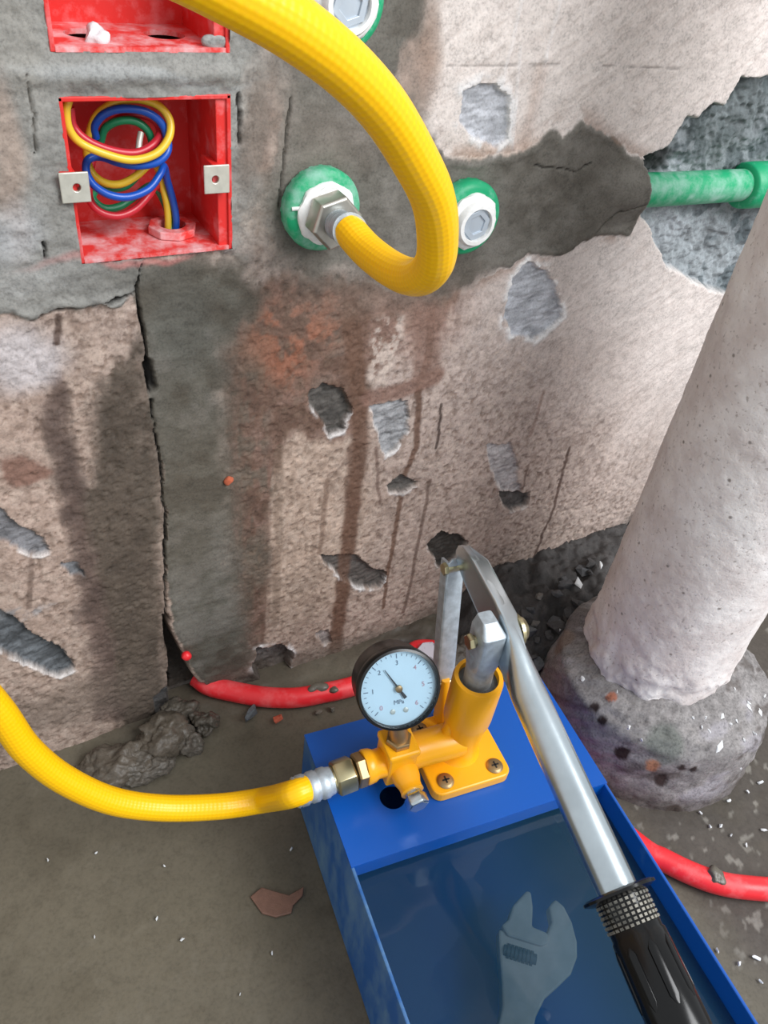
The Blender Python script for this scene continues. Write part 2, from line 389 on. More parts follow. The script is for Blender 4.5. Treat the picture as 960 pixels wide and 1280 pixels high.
# ================================================================== THE WALL
def grid_axis(lo, vis0, vis1, hi, step, coarse):
    m = .10; f2 = step * 3                             # a margin of medium steps either side of the part in view
    return np.concatenate([np.arange(lo, vis0 - m, coarse), np.arange(vis0 - m, vis0, f2), np.arange(vis0, vis1, step), np.arange(vis1, vis1 + m * 1.6, f2), np.arange(vis1 + m * 1.6, hi + coarse, coarse)])
BX0, BX1 = .0675, .1495                                # electrical boxes, outer
ZL0, ZL1 = H - .1885, H - .1095                        # lower box
ZU0, ZU1 = H - .0915, H - .0120                        # upper box
def build_wall():
    xs = grid_axis(-.6, -.06, .64, 1.5, .001, .012); zs = np.concatenate([np.arange(-.03, -.005, .005), np.arange(-.005, .57, .001), np.arange(.57, .7, .003), np.arange(.7, 1.0, .015)])
    X, Z = np.meshgrid(xs, zs); sh = X.shape
    col = np.zeros(sh + (3,)); wet = np.zeros(sh); h = np.zeros(sh); lab = np.zeros(sh, int)
    n1 = fbm(X * 22, Z * 22, 4, 1); n2 = fbm(X * 90, Z * 90, 4, 2); n3 = fbm(X * 300, Z * 300, 3, 3); n4 = fbm(X * 9, Z * 9, 3, 4)
    wx = X + .009 * fbm(X * 55, Z * 55, 5, 5, .68); wz = Z + .009 * fbm(X * 55, Z * 55, 5, 6, .68)       # ragged outlines
    sx = X + .02 * fbm(X * 25, Z * 25, 3, 7); sz = Z + .02 * fbm(X * 25, Z * 25, 3, 8)                  # soft stain outlines
    def paint(mask, c, var=.12, w=None):
        nonlocal col, wet
        cc = lin(c) * (1 + var * (n2[..., None] * 1.6 + n1[..., None])); m = np.clip(mask, 0, 1)[..., None]; col = col * (1 - m) + cc * m
        if w is not None: wet = wet * (1 - m[..., 0]) + w * m[..., 0]
    def blobm(px, py, rx, ry, soft=.5):
        p = W(px, py); k = W(px + 10, py); sc = (k - p).length / 10
        d = np.hypot((sx - p.x) / (rx * sc), (sz - p.z) / (ry * sc)); return 1 - ss(1 - soft, 1 + soft, d)
    # --- plaster: dry and pale at the upper right, damp and browner towards the lower left
    diag = X * .74 + (Z - .2) * .9
    paint(np.ones(sh), (168, 148, 136), .22, .2)
    paint(ss(.12, .34, diag + n1 * .05), (182, 165, 157), .16, .08)
    paint(ss(.30, .50, diag + n1 * .06), (214, 204, 199), .10, 0)
    paint(blobm(700, 60, 260, 110, .45), (222, 212, 206), .08, 0)
    paint(blobm(40, 620, 80, 260, .4) * .85, (180, 158, 146), .18, .1)
    paint(blobm(600, 660, 110, 110) * .5, (178, 158, 148), .18, .1)
    paint(blobm(380, 660, 75, 170, .4) * .7, (172, 150, 134), .25, .1)
    # directional trowel texture and pits
    ang = .6; u = X * math.cos(ang) + Z * math.sin(ang); v = -X * math.sin(ang) + Z * math.cos(ang)
    tro = fbm(u * 90, v * 260, 3, 9); dry = ss(.34, .46, diag + n1 * .05); h += .0011 * tro * dry + (.0011 * n3 + .0008 * fbm(X * 160, Z * 160, 3, 10)) * (1 - dry) + .0007 * n2 + .0012 * n1
    pits = ss(.13, .22, fbm(X * 330, Z * 290, 2, 12) + .08 * n4) * (1 - .9 * ss(.28, .40, diag + n1 * .08))
    paint(pits * .5, (108, 88, 76)); h -= .0008 * pits
    cr_ = ss(.16, .24, fbm(u * 60, v * 330, 2, 13)) * .35; cr_ = cr_ * dry; paint(cr_ * .45, (150, 132, 122)); h -= .0006 * cr_
    # brown and orange brick showing through beneath the box and the elbow
    bx = X * .2 + sx * .3 + wx * .5; bz = Z * .2 + sz * .3 + wz * .5; vs = fbm(X * 160, Z * 14, 3, 17)       # vs: vertical streaks
    d = sd(wp([(296, 372), (360, 340), (575, 350), (556, 410), (500, 415), (470, 470), (446, 545), (412, 552), (372, 540), (352, 575), (336, 600), (338, 700), (326, 812), (280, 812), (286, 600), (278, 450)]), bx, bz)
    brown = 1 - ss(-.004, .005, d + .012 * vs); paint(brown, (106, 82, 70), .55, .3)
    paint((1 - ss(-.004, .005, d)) * ss(-.08, .12, n2 + .4 * n3) * .5, (132, 108, 98), .3, .3); paint((1 - ss(-.004, .005, d)) * ss(.02, .2, n1 + .5 * n2) * .6, (84, 76, 68), .3, .4)
    paint(blobm(520, 400, 60, 50, .5) * .6, (158, 128, 116), .2, .2); paint(blobm(505, 380, 40, 25, .5) * ss(-.1, .1, n2) * .6, (150, 126, 114), .2, .2)
    paint(blobm(350, 430, 48, 62, .6) * ss(-.02, .16, n2 + n1) * .8, (136, 84, 62), .35, .25)
    paint(blobm(385, 400, 60, 40, .6) * ss(-.04, .15, n2 + .4 * n3) * .7, (136, 90, 70), .35, .25)
    paint(blobm(312, 600, 26, 200, .5) * ss(-.15, .1, n1 + n2 + vs) * .8, (90, 82, 72), .3, .4)
    paint(blobm(515, 90, 28, 75, .5) * .8, (160, 134, 118), .25, .1)
    paint(blobm(620, 195, 50, 22, .7) * .6, (190, 160, 140), .2)
    paint(blobm(330, 180, 55, 130, .5) * .9, (120, 112, 104), .3, .15)
    paint(blobm(330, 170, 30, 40, .6) * .7, (146, 126, 116), .2)
    d = sd(wp([(468, 400), (505, 392), (500, 440), (478, 480), (456, 482), (462, 430)]), wx, wz); paint((1 - ss(-.004, .003, d)) * ss(-.18, .06, n2 + n3) * .9, (190, 174, 164), .15, .1)
    gr = fbm(X * 240, Z * 200, 3, 18); paint(ss(.04, .2, gr) * (1 - dry) * (1 - .9 * brown) * .25, (206, 188, 174), .1); paint(ss(.04, .2, -gr) * (1 - dry) * .35, (118, 98, 84), .1)
    # left block: dark damp band against the groove
    d = sd(wp([(115, 470), (172, 420), (190, 480), (205, 640), (216, 900), (150, 930), (118, 800), (70, 620), (60, 480), (85, 500), (105, 600)]), sx * .5 + wx * .5, sz * .5 + wz * .5)
    paint((1 - ss(-.011, .007, d + .012 * vs + .008 * n2)) * .92, (78, 69, 60), .45, .5)
    d = sd(wp([(60, 440), (78, 470), (130, 740), (155, 900), (120, 900), (88, 690), (55, 520)]), sx * .5 + wx * .5, sz * .5 + wz * .5); paint((1 - ss(-.005, .005, d + .006 * vs + .006 * n2)) * .75, (96, 79, 73), .35, .4)
    paint(blobm(30, 450, 48, 50, .5) * .85, (196, 190, 192), .2)
    paint(blobm(90, 880, 140, 40, .6) * .6, (110, 98, 88), .2, .4)
    # drips: long wet runs
    def drip(pts, wpx, c=(104, 78, 64), a=.9, taper=0, hh=0):
        dd, t = line_d(wp(pts), X + .003 * fbm(X * 30, Z * 60, 2, 21), Z); r = wpx * .00048 * (1 - taper * t)
        paint((1 - ss(.55, 1.25, dd / r)) * a, c, .15, .55)
    drip([(436, 385), (448, 470), (452, 555), (440, 640), (432, 700), (424, 760), (418, 820)], 15)
    drip([(450, 400), (440, 460)], 18, a=.6)
    drip([(540, 380), (535, 450), (524, 490), (520, 560), (503, 600), (495, 660), (486, 715), (478, 760)], 8, taper=.5)
    drip([(545, 470), (505, 488), (462, 498)], 16, (128, 98, 86), .85)
    drip([(530, 380), (535, 470)], 26, (134, 106, 94), .8)
    drip([(553, 505), (545, 560)], 3, (70, 56, 50)); drip([(538, 600), (528, 650), (515, 720), (504, 765)], 4, (104, 84, 74), .8)
    drip([(712, 560), (690, 640), (662, 710), (646, 755)], 4, (94, 74, 66), .9)
    drip([(680, 490), (662, 545)], 4, (150, 128, 118), .8); drip([(662, 580), (654, 612)], 3, (120, 98, 88), .8)
    drip([(470, 560), (474, 630)], 3, (110, 88, 78), .7); drip([(410, 600), (400, 690)], 5, (122, 100, 86), .7); drip([(350, 560), (345, 780)], 8, (118, 100, 86), .5)
    drip([(75, 395), (70, 430)], 4, (88, 70, 62)); drip([(40, 700), (35, 760)], 4, (110, 92, 82), .7)
    paint((1 - ss(-.001, .004, sd(wp([(2, 578), (30, 572), (62, 588), (55, 600), (20, 608), (4, 598)]), wx, wz))), (134, 104, 92), .1, .2)
    # faint ruled line and pale runs on the dry plaster
    dd, _ = line_d(wp([(560, 82), (700, 80), (860, 86)]), X, Z + .0008 * n2); k = (1 - ss(.0003, .0010, dd)) * ss(-.1, .15, n2 + .05); paint(k * .6, (120, 112, 108)); h -= .0004 * k
    for a_, b_ in (((652, 0), (628, 100)), ((700, 0), (682, 70)), ((682, 70), (664, 160)), ((650, 60), (640, 185))):
        dd, _ = line_d(wp([a_, b_]), X, Z); k = 1 - ss(.0004, .0022, dd); paint(k * .5, (228, 222, 220), .05); h += .0008 * k
    dd, _ = line_d(wp([(676, 90), (655, 185)]), X, Z); paint((1 - ss(.001, .008, dd)) * .5, (190, 168, 156), .1)
    # --- mortar fills -------------------------------------------------
    def fill(poly, c, idx, raise_=.0, smooth_=.8, edge=.0022, w=.3, soft=.0012, var=.16, ragged=True, fuzzy=None):
        """trowelled mortar: replaces the plaster relief and lips up at its ragged edge"""
        nonlocal h
        dq = sd(wp(poly), wx if ragged else X, wz if ragged else Z); m = 1 - ss(-soft, soft, dq)
        if fuzzy is not None:
            k = soft + .011 * fuzzy; m = 1 - ss(-k, k, dq + .012 * fuzzy * (n2 + n1)); edge = edge * (1 - fuzzy)
        paint(m, c, var, w); hm = raise_ + .0006 * fbm(X * 35, Z * 160, 3, 30 + idx) + .0009 * n1 + edge * .5 * np.exp(-((dq + .003) / .0025) ** 2)
        h = h * (1 - m * smooth_) + hm * m; lab[dq < 0] = idx; return dq, m
    # 1 band round the elbows
    fill([(540, -40), (532, 12), (520, 50), (500, 60), (497, 100), (530, 160), (560, 196), (600, 200), (640, 190), (668, 182), (690, 160), (702, 176), (727, 148), (737, 152), (760, 170), (768, 164), (780, 188), (806, 196), (803, 240), (796, 262), (786, 292), (742, 296), (700, 318), (660, 318), (640, 332), (600, 345), (560, 372), (500, 368), (455, 350), (395, 350), (345, 330), (330, 250), (355, 100), (330, 40), (380, -40)], (108, 104, 97), 1, .0006, .75, w=.3, fuzzy=np.clip(blobm(380, 320, 110, 130, .3) + blobm(340, 120, 50, 160, .4) + blobm(520, 370, 90, 40, .4) + blobm(530, 90, 30, 110, .4), 0, 1))
    dq = sd(wp([(530, 160), (560, 196), (600, 200), (640, 190), (668, 182), (690, 160), (727, 148), (780, 188), (806, 196), (803, 240), (786, 292), (742, 296), (700, 318), (660, 318), (640, 332), (600, 345), (560, 372)]), wx, wz); paint((dq > .001) * (1 - ss(.001, .012, dq)) * ss(-.10, .14, n2 + n1) * .55, (140, 112, 96), .2, .1)
    paint(blobm(480, 360, 110, 25, .6) * .5, (108, 92, 82), .2)
    k1 = (lab == 1); paint(k1 * ss(.02, .22, n1 + .6 * n2) * .45, (122, 118, 112), .2); paint(k1 * ss(.02, .22, -n1 - .5 * n2) * .5, (86, 80, 72), .2, .4)
    paint(blobm(420, 180, 60, 40, .6) * .5, (116, 106, 98), .2)
    paint(blobm(540, 40, 14, 50, .6) * .6, (150, 128, 114), .2)
    # 2 the vertical groove
    dq, m = fill([(174, 335), (300, 318), (318, 380), (284, 440), (282, 540), (292, 640), (300, 740), (314, 812), (300, 850), (262, 856), (236, 832), (220, 790), (208, 700), (206, 620), (190, 500), (182, 420), (172, 370)], (97, 94, 86), 2, -.0006, .85, w=.3, edge=.0012, fuzzy=ss(.118, .138, X + .1 * (H - .3 - Z) * 0))
    paint(m * ss(.0, .2, n1 + .6 * n2) * .6, (112, 108, 102), .2); paint(m * ss(.0, .22, -n1 - .5 * n2) * .6, (80, 73, 63), .2, .5)
    paint(blobm(240, 620, 50, 140, .6) * .5, (92, 84, 73), .25, .4); paint(blobm(225, 410, 40, 60, .5) * .5, (100, 100, 94), .1)
    # 3 lighter mortar about the boxes
    fill([(-80, 410), (-10, 398), (10, 392), (40, 402), (70, 388), (100, 386), (125, 378), (150, 380), (172, 366), (180, 325), (300, 312), (318, 210), (312, 100), (330, 60), (310, -60), (-80, -60)], (136, 135, 131), 3, .0012, .7, w=.0, edge=.003, var=.25, fuzzy=blobm(320, 200, 30, 160, .4))
    paint(blobm(5, 200, 22, 120, .6) * .75, (160, 142, 130), .15); paint(blobm(18, 290, 36, 40, .6) * .6, (176, 178, 182), .1); paint(blobm(25, 60, 30, 80, .6) * .4, (150, 146, 138), .1)
    paint(blobm(45, 350, 60, 22, .6) * .6, (160, 160, 158), .1); paint(blobm(165, 340, 60, 20, .7) * .6, (104, 102, 96), .1)
    paint(blobm(318, 165, 16, 60, .5) * .8, (112, 102, 94), .2); paint(blobm(175, 92, 130, 8, .5) * .7, (158, 160, 160), .08)
    h += ((.0035 * fbm(X * 45, Z * 45, 4, 40) + .0022 * fbm(X * 150, Z * 190, 4, 41, .65)) * (lab == 3)); h += .0010 * fbm(X * 130, Z * 170, 4, 42, .65) * ((lab == 1) | (lab == 2)); h += .0028 * np.exp(-((Z - W(170, 92).z) / .005) ** 2) * (lab == 3) * ss(.04, .06, X) * (1 - ss(.15, .16, X))
    # pinkish smear of box plastic beneath the lower box
    paint(blobm(170, 322, 90, 5, .8) * .5, (206, 120, 116), .1)
    h += .011 * np.exp(-((Z - W(780, 238).z) / .017) ** 2) * ss(W(740, 238).x, W(790, 238).x, X) * (lab == 1)
    # 4 rough concrete chase where the green pipe comes out
    dq = sd(wp([(990, 85), (950, 98), (925, 100), (908, 138), (892, 132), (872, 150), (858, 148), (832, 186), (803, 200), (800, 262), (818, 296), (832, 330), (862, 345), (885, 358), (915, 372), (1010, 380), (1100, 250)]), wx, wz)
    m = 1 - ss(-.0015, .0015, dq); paint(m, (142, 148, 152), .35, .1); lab[dq < 0] = 4
    h = h * (1 - m) + m * (-.013 + .012 * fbm(X * 70, Z * 70, 5, 50, .6) + .004 * n3); rim = np.exp(-((dq) / .0012) ** 2); paint(rim * .5, (206, 204, 204))
    paint(m * ss(.02, .14, fbm(X * 60, Z * 60, 4, 51)), (96, 104, 108), .25); paint(m * blobm(930, 150, 50, 40, .5) * .7, (84, 92, 92), .2); paint(m * blobm(835, 275, 40, 40, .5) * .6, (178, 184, 190), .1); paint(m * blobm(830, 205, 22, 14, .6), (52, 54, 54), .2)
    # 5.. chipped hollows: (outline, floor colour, depth, rim brightness)
    CH = [([(578, 112), (600, 104), (622, 106), (640, 118), (634, 150), (636, 172), (618, 186), (604, 180), (590, 168), (576, 152)], (182, 184, 190), .003, 1, .1),
          ([(640, 345), (662, 328), (684, 336), (696, 370), (702, 396), (690, 410), (668, 424), (640, 420), (628, 400), (634, 372)], (172, 174, 180), .003, 1, .1),
          ([(384, 488), (402, 480), (430, 490), (438, 510), (430, 540), (414, 548), (398, 522), (386, 510)], (84, 80, 76), .005, .5, .4),
          ([(460, 506), (510, 502), (512, 540), (496, 562), (482, 570), (474, 540)], (150, 150, 152), .003, .6, .1),
          ([(484, 604), (500, 594), (524, 604), (506, 616), (488, 614)], (88, 84, 80), .005, .2, .4),
          ([(608, 556), (640, 552), (648, 590), (652, 616), (628, 612), (612, 586)], (172, 166, 166), .003, .3, .1),
          ([(626, 614), (662, 616), (660, 632), (640, 640), (630, 630)], (86, 82, 80), .006, .1, .4),
          ([(534, 680), (550, 664), (574, 666), (584, 680), (570, 700), (556, 712), (542, 700)], (66, 62, 58), .007, .2, .5),
          ([(400, 692), (438, 692), (460, 706), (484, 716), (476, 736), (446, 736), (418, 714)], (92, 86, 82), .006, .6, .4),
          ([(-20, 640), (0, 632), (16, 650), (50, 672), (62, 690), (40, 694), (10, 676), (-20, 670)], (128, 128, 132), .004, .5, .2),
          ([(70, 704), (96, 706), (108, 722), (88, 722)], (130, 132, 136), .004, .4, .2),
          ([(-30, 770), (0, 762), (40, 790), (72, 810), (94, 834), (70, 848), (40, 832), (-30, 808)], (94, 98, 102), .006, .5, .3),
          ([(322, 810), (352, 806), (366, 822), (358, 860), (330, 862), (316, 838)], (104, 101, 100), .010, .8, .5),
          ([(190, 872), (208, 858), (220, 866), (218, 890), (196, 892)], (76, 78, 80), .008, .7, .4),
          ([(516, 806), (540, 796), (556, 806), (552, 832), (530, 840)], (176, 168, 176), .003, .3, .1),
          ([(396, 792), (412, 786), (416, 802), (402, 806)], (150, 140, 136), .003, .3, .1)]
    for i, (pl, c, dep, rb, w) in enumerate(CH):
        dq = sd(wp(pl), wx, wz); rim = np.exp(-((dq - .0016) / (.0016 + .0012 * rb)) ** 2) * ss(-.10, .08, n2 + .03); pass
        if rb < .75:     # damp hollows: only the lower lip is broken to white
            rim = rim * (1 - ss(-.001, .001, sd(wp(pl), wx - .0006, wz + .0038)))
        paint(rim * min(1, .25 + rb), (226, 223, 222), .06, 0); m = 1 - ss(-.0012, .0008, dq); paint(m, c, .3, w)
        lines = fbm(X * 60 + Z * 200, Z * 420 - X * 90, 2, 60 + i); lf = .35 if sum(c) > 460 else .65; paint(m * ss(.02, .2, lines) * lf, tuple(np.array(c) * .72), .1); paint(m * ss(.05, .22, -lines) * .5, tuple(np.minimum(np.array(c) * 1.22, 235)), .1)
        h = h - m * (dep + .003 * fbm(X * 120, Z * 120, 3, 80 + i)) + .0008 * rim; lab[dq < 0] = 5 + i
    paint(blobm(324, 848, 22, 16, .4), (40, 37, 35), .1, .4); paint(blobm(30, 772, 40, 12, .6) * ss(-.1, .1, n2) * .8, (150, 152, 156), .2)
    drip([(444, 560), (436, 690), (424, 780), (418, 830)], 15, a=.8)
    # cracks: sharp dark valleys
    def crack(pts, wpx, dep=.006, c=(34, 31, 29)):
        nonlocal h
        dd, t = line_d(wp(pts), X + .45 * (wx - X), Z + .45 * (wz - Z)); r = wpx * .00045 * (.75 + 1.6 * np.clip(n1 + n2 + .1, -.25, .5)); k = 1 - ss(.4, 1.3, dd / r); paint(k, c, .1); h -= dep * k
    crack([(172, 345), (174, 372), (182, 430), (188, 490)], 2.2); crack([(186, 455), (194, 485)], 5, .006); crack([(190, 500), (200, 580), (206, 640), (207, 700), (208, 770)], 2.0, .004)
    crack([(175, 330), (168, 366), (130, 377)], 2, .004); crack([(362, 120), (354, 185), (350, 240), (349, 260)], 1.4, .002, (58, 54, 48)); crack([(296, 120), (300, 180)], 1.6, .003, (44, 40, 38))
    crack([(660, 206), (720, 214), (738, 204)], 1.2, .002, (62, 58, 54)); crack([(745, 290), (768, 262), (798, 250)], 1.2, .002, (70, 66, 60)); crack([(55, 300), (57, 320)], 1.3, .003); crack([(30, 90), (40, 130), (44, 190)], 1.2, .002, (90, 86, 80))
    crack([(125, 378), (100, 385), (70, 388), (40, 402)], 1.6, .003, (70, 66, 62))
    # 21 the black gap at the foot of the groove
    dq = sd(wp([(206, 770), (212, 776), (222, 812), (238, 842), (262, 862), (262, 905), (225, 905), (214, 880), (210, 830)]), wx, wz); m = 1 - ss(-.002, .002, dq)
    paint(m, (54, 50, 46), .2, .3); h -= m * .022; lab[dq < -.0005] = 21
    # dirt along the foot of the wall and the dark corner soil
    paint((1 - ss(.0, .035, Z + .02 * n1)) * ss(.05, .12, X) * .7, (96, 86, 78), .2, .5)
    dq = sd(wp([(655, 800), (672, 740), (690, 712), (722, 690), (752, 672), (800, 640), (900, 720), (800, 860)]), sx, sz); m = 1 - ss(-.012, .010, dq); paint(m * .92, (82, 78, 76), .35, .3); h += m * .006 * fbm(X * 80, Z * 80, 4, 70)
    # --- mesh, with square openings for the two boxes, cut into its patches
    ny, nx = sh; V = np.stack([X, DW - h, Z], -1).reshape(-1, 3); CA = np.concatenate([np.clip(col, 0.004, .95), wet[..., None]], -1).reshape(-1, 4)
    I = np.arange(ny * nx).reshape(ny, nx); Fq = np.stack([I[:-1, :-1], I[:-1, 1:], I[1:, 1:], I[1:, :-1]], -1).reshape(-1, 4)
    xc = ((X[:-1, :-1] + X[1:, 1:]) / 2).ravel(); zc = ((Z[:-1, :-1] + Z[1:, 1:]) / 2).ravel(); fl = lab[:-1, :-1].ravel()
    hole = (xc > BX0 + .0003) & (xc < BX1 - .0003) & (((zc > ZL0 + .0003) & (zc < ZL1 - .0003)) | ((zc > ZU0 + .0003) & (zc < ZU1 - .0003)))
    root = None
    names = {0: 'wall_back', 1: 'mortar_patch', 2: 'mortar_patch', 3: 'mortar_patch', 4: 'chased_concrete', 21: 'open_crack'}
    for k in range(22):
        sel = Fq[(fl == k) & ~hole]
        if len(sel) < 4: continue
        u_, inv = np.unique(sel, return_inverse=True)
        o = link(names.get(k, 'chipped_hollow'), fastmesh('wall', V[u_], inv.reshape(-1, 4), CA[u_]), M['wall'], root)
        if k == 0: root = tag(o, 'hacked plaster wall with mortar patches, chips and wet streaks', kind='structure')
    for o, t in zip([c for c in root.children if c.name.startswith('mortar_patch')], ('dark smooth mortar band round the green elbows', 'dark mortar filling the vertical groove', 'pale grey trowelled mortar around the red boxes')): o['label'] = t
    return root
wall = build_wall()
backing = MB().box((.45, DW + .082, .48), (2.1, .055, 1.02)).build('backing_slab', M['backing'], None); tag(backing, kind='structure')  # unseen slab added behind the wall to block light and keep box holes dark

# ================================================================== THE FLOOR
def build_floor():
    xs = grid_axis(-.6, -.10, .66, 1.5, .002, .012); ys = np.concatenate([np.arange(-.6, -.2, .012), np.arange(-.2, -.02, .005), np.arange(-.02, .436, .002)])
    X, Y = np.meshgrid(xs, ys); sh = X.shape; n1 = fbm(X * 14, Y * 14, 4, 101); n2 = fbm(X * 70, Y * 70, 4, 102); n3 = fbm(X * 200, Y * 200, 3, 103)
    col = np.ones(sh + (3,)) * lin((101, 95, 82)); col *= (1 + .22 * n1 + .14 * n2)[..., None]; wet = np.clip(.75 + .6 * n1, 0, 1)
    h = -.0016 + .0012 * n1 + .0006 * n2
    sx = X + .02 * fbm(X * 25, Y * 25, 3, 107); sy = Y + .02 * fbm(X * 25, Y * 25, 3, 108)
    def paint(m, c, w=None):
        nonlocal col, wet
        mm = np.clip(m, 0, 1)[..., None]; col = col * (1 - mm) + lin(c) * (1 + .3 * n2 + .2 * n3)[..., None] * mm
        if w is not None: wet = wet * (1 - mm[..., 0]) + w * mm[..., 0]
    # right of the pump: drier, gritty, darker
    r = ss(.36, .42, sx); paint(r, (78, 72, 66), .3); h -= r * .0006 * n3
    # soil in the corner behind the pump, along the wall foot
    q = ss(.35, .405, sy) * ss(.26, .31, sx); paint(q, (76, 71, 67), .4); h += q * (.006 + .008 * n2 * 1.2)
    q = ss(.385, .41, sy + .01 * n2) * ss(.02, .06, sx); paint(q * .7, (86, 78, 68), .7); h += q * .003
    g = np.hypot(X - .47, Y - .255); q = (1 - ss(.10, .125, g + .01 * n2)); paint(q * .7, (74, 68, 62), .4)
    sp = ss(.24, .3, fbm(X * 150, Y * 150, 2, 120)) * (.35 + .65 * r); paint(sp * (.12 + .4 * r), (150, 146, 138))
    paint(ss(.1, .3, fbm(X * 30, Y * 30, 3, 122)) * .35, (84, 78, 66), 1)
    V = np.stack([X, Y, h], -1).reshape(-1, 3); I = np.arange(X.size).reshape(sh); Fq = np.stack([I[:-1, :-1], I[:-1, 1:], I[1:, 1:], I[1:, :-1]], -1).reshape(-1, 4)
    me = fastmesh('floor', V, Fq, np.concatenate([np.clip(col, .004, .9), wet[..., None]], -1).reshape(-1, 4))
    return tag(link('floor', me, M['floor']), 'wet grey brown cement floor covered in thin mud', kind='structure')
floor = build_floor()

# ================================================================== PIPE AND COLLAR
PC = Vector((.470, .255, 0)); PR = .060; CC = Vector((.4765, .2430, 0))
def revolve_surface(name, prof, nth, label_mat, colfn=None, disp=None, parent=None, ctr=PC):
    P = np.array(prof); th = np.arange(nth) / nth * 2 * PI; T, Iz = np.meshgrid(th, np.arange(len(P))); Rr = P[Iz, 0].copy(); Zz = P[Iz, 1].copy()
    if disp is not None: Rr, Zz = disp(T, Rr, Zz)
    V = np.stack([ctr.x + Rr * np.cos(T), ctr.y + Rr * np.sin(T), Zz], -1); n = len(P); I = np.arange(n * nth).reshape(n, nth)
    Fq = np.stack([I[:-1], np.roll(I[:-1], -1, 1), np.roll(I[1:], -1, 1), I[1:]], -1).reshape(-1, 4)
    c = colfn(T, Rr, Zz).reshape(-1, 4) if colfn else None
    return link(name, fastmesh(name, V.reshape(-1, 3), Fq, c), label_mat, parent)
def pipe_disp(T, Rr, Zz):
    a = T * PR; n = fbm(a * 60, Zz * 60, 4, 201) ; m = fbm(a * 220, Zz * 220, 3, 202); w = fbm(np.cos(T) * 3 + 5, np.sin(T) * 3 + 5, 3, 203)
    Zz = Zz + (.022 * w) * (Zz < .115) * ss(.13, .09, Zz)
    foot = ss(.14, .09, Zz); return Rr + .0012 * n + .0008 * m + foot * (.009 * n + .001), Zz + foot * .006 * fbm(a * 90, Zz * 30, 3, 204)
pipe = revolve_surface('drain_pipe', [(.040, .080), (.052, .0795), (.058, .0805)] + [(PR, z) for z in np.concatenate([np.arange(.084, .45, .0022), np.arange(.45, 1.0, .02)])], 240, M['pipe'], disp=pipe_disp)
tag(pipe, 'thick white upright drain pipe roughened with dried cement', 'pipe')
cprof = [(.02, .090), (.040, .089)] + [(.040 + .047 * t, .089 - .022 * t ** 1.3) for t in np.linspace(.03, 1, 30)] + [(.0895, .065), (.091, .062)] + [(.091 + .008 * t, .062 - .065 * t) for t in np.linspace(.03, 1, 36)]
def coll_top(x, y):
    r = math.hypot(x - CC.x, y - CC.y); return .089 - .022 * min(1, max(0, (r - .040) / .047)) ** 1.3 if r < .089 else max(0, .062 - (r - .091) * 8)
def coll_hit(px, py):                                # where a sight line meets the collar
    for h in np.arange(.095, -.0005, -.0005):
        q = F(px, py, h)
        if h <= coll_top(q.x, q.y): break
    return q
def coll_disp(T, Rr, Zz):
    n = fbm(np.cos(T) * Rr * 50 + 9, np.sin(T) * Rr * 50 + Zz * 60, 4, 211); m = fbm(T * 14, Zz * 160 + Rr * 160, 3, 212)
    return Rr + (.006 * n) * ss(.05, .085, Rr) + .0012 * m, Zz + (.005 * n + .001 * m) * ss(.05, .062, Zz)
def coll_col(T, Rr, Zz):
    x = np.cos(T) * Rr; y = np.sin(T) * Rr; n1 = fbm(x * 30 + 3, y * 30 + Zz * 40, 4, 221); n2 = fbm(x * 110, y * 110 + Zz * 120, 4, 222)
    c = np.ones(T.shape + (3,)) * lin((136, 132, 131)); c *= (1 + .5 * n1 + .5 * n2 + .5 * fbm(x * 300, y * 300 + Zz * 330, 2, 223))[..., None]
    def p(m, k):
        nonlocal c
        m = np.clip(m, 0, 1)[..., None]; c = c * (1 - m) + lin(k) * (1 + .3 * n2[..., None]) * m
    p(ss(.0, .12, n1), (146, 142, 146)); p(ss(.12, .24, fbm(x * 55 + 7, y * 55 + Zz * 70, 3, 225)) * .7, (84, 76, 72))
    for px, py, _h, r, k in ((742, 885, .068, .005, (44, 32, 30)), (752, 900, .062, .004, (44, 32, 30)), (778, 942, .062, .006, (44, 32, 30)), (826, 976, .045, .0055, (50, 38, 36)), (852, 958, .066, .003, (52, 42, 40)), (868, 962, .064, .003, (52, 42, 40)), (842, 1012, .02, .006, (60, 46, 42)), (764, 872, .075, .004, (150, 96, 76)), (816, 956, .064, .0045, (160, 112, 86)), (835, 930, .078, .016, (104, 106, 102)), (700, 800, .06, .012, (130, 116, 108))):
        q = coll_hit(px, py); hh = q.z; dd = np.sqrt((x - q.x + CC.x) ** 2 + (y - q.y + CC.y) ** 2 + (Zz - hh) ** 2 * .7) + .004 * n2; r *= 1.15; p(1 - ss(r * .75, r * 1.1, dd), k)
    p((1 - ss(.0, .025, Zz + .01 * n1)) * .7, (84, 76, 70)); return np.concatenate([np.clip(c, .004, .9), np.full(T.shape + (1,), .2)], -1)
collar = revolve_surface('concrete_collar', cprof, 300, M['concrete'], coll_col, coll_disp, ctr=CC)
tag(collar, 'round grey concrete collar around the foot of the white pipe', 'concrete base')
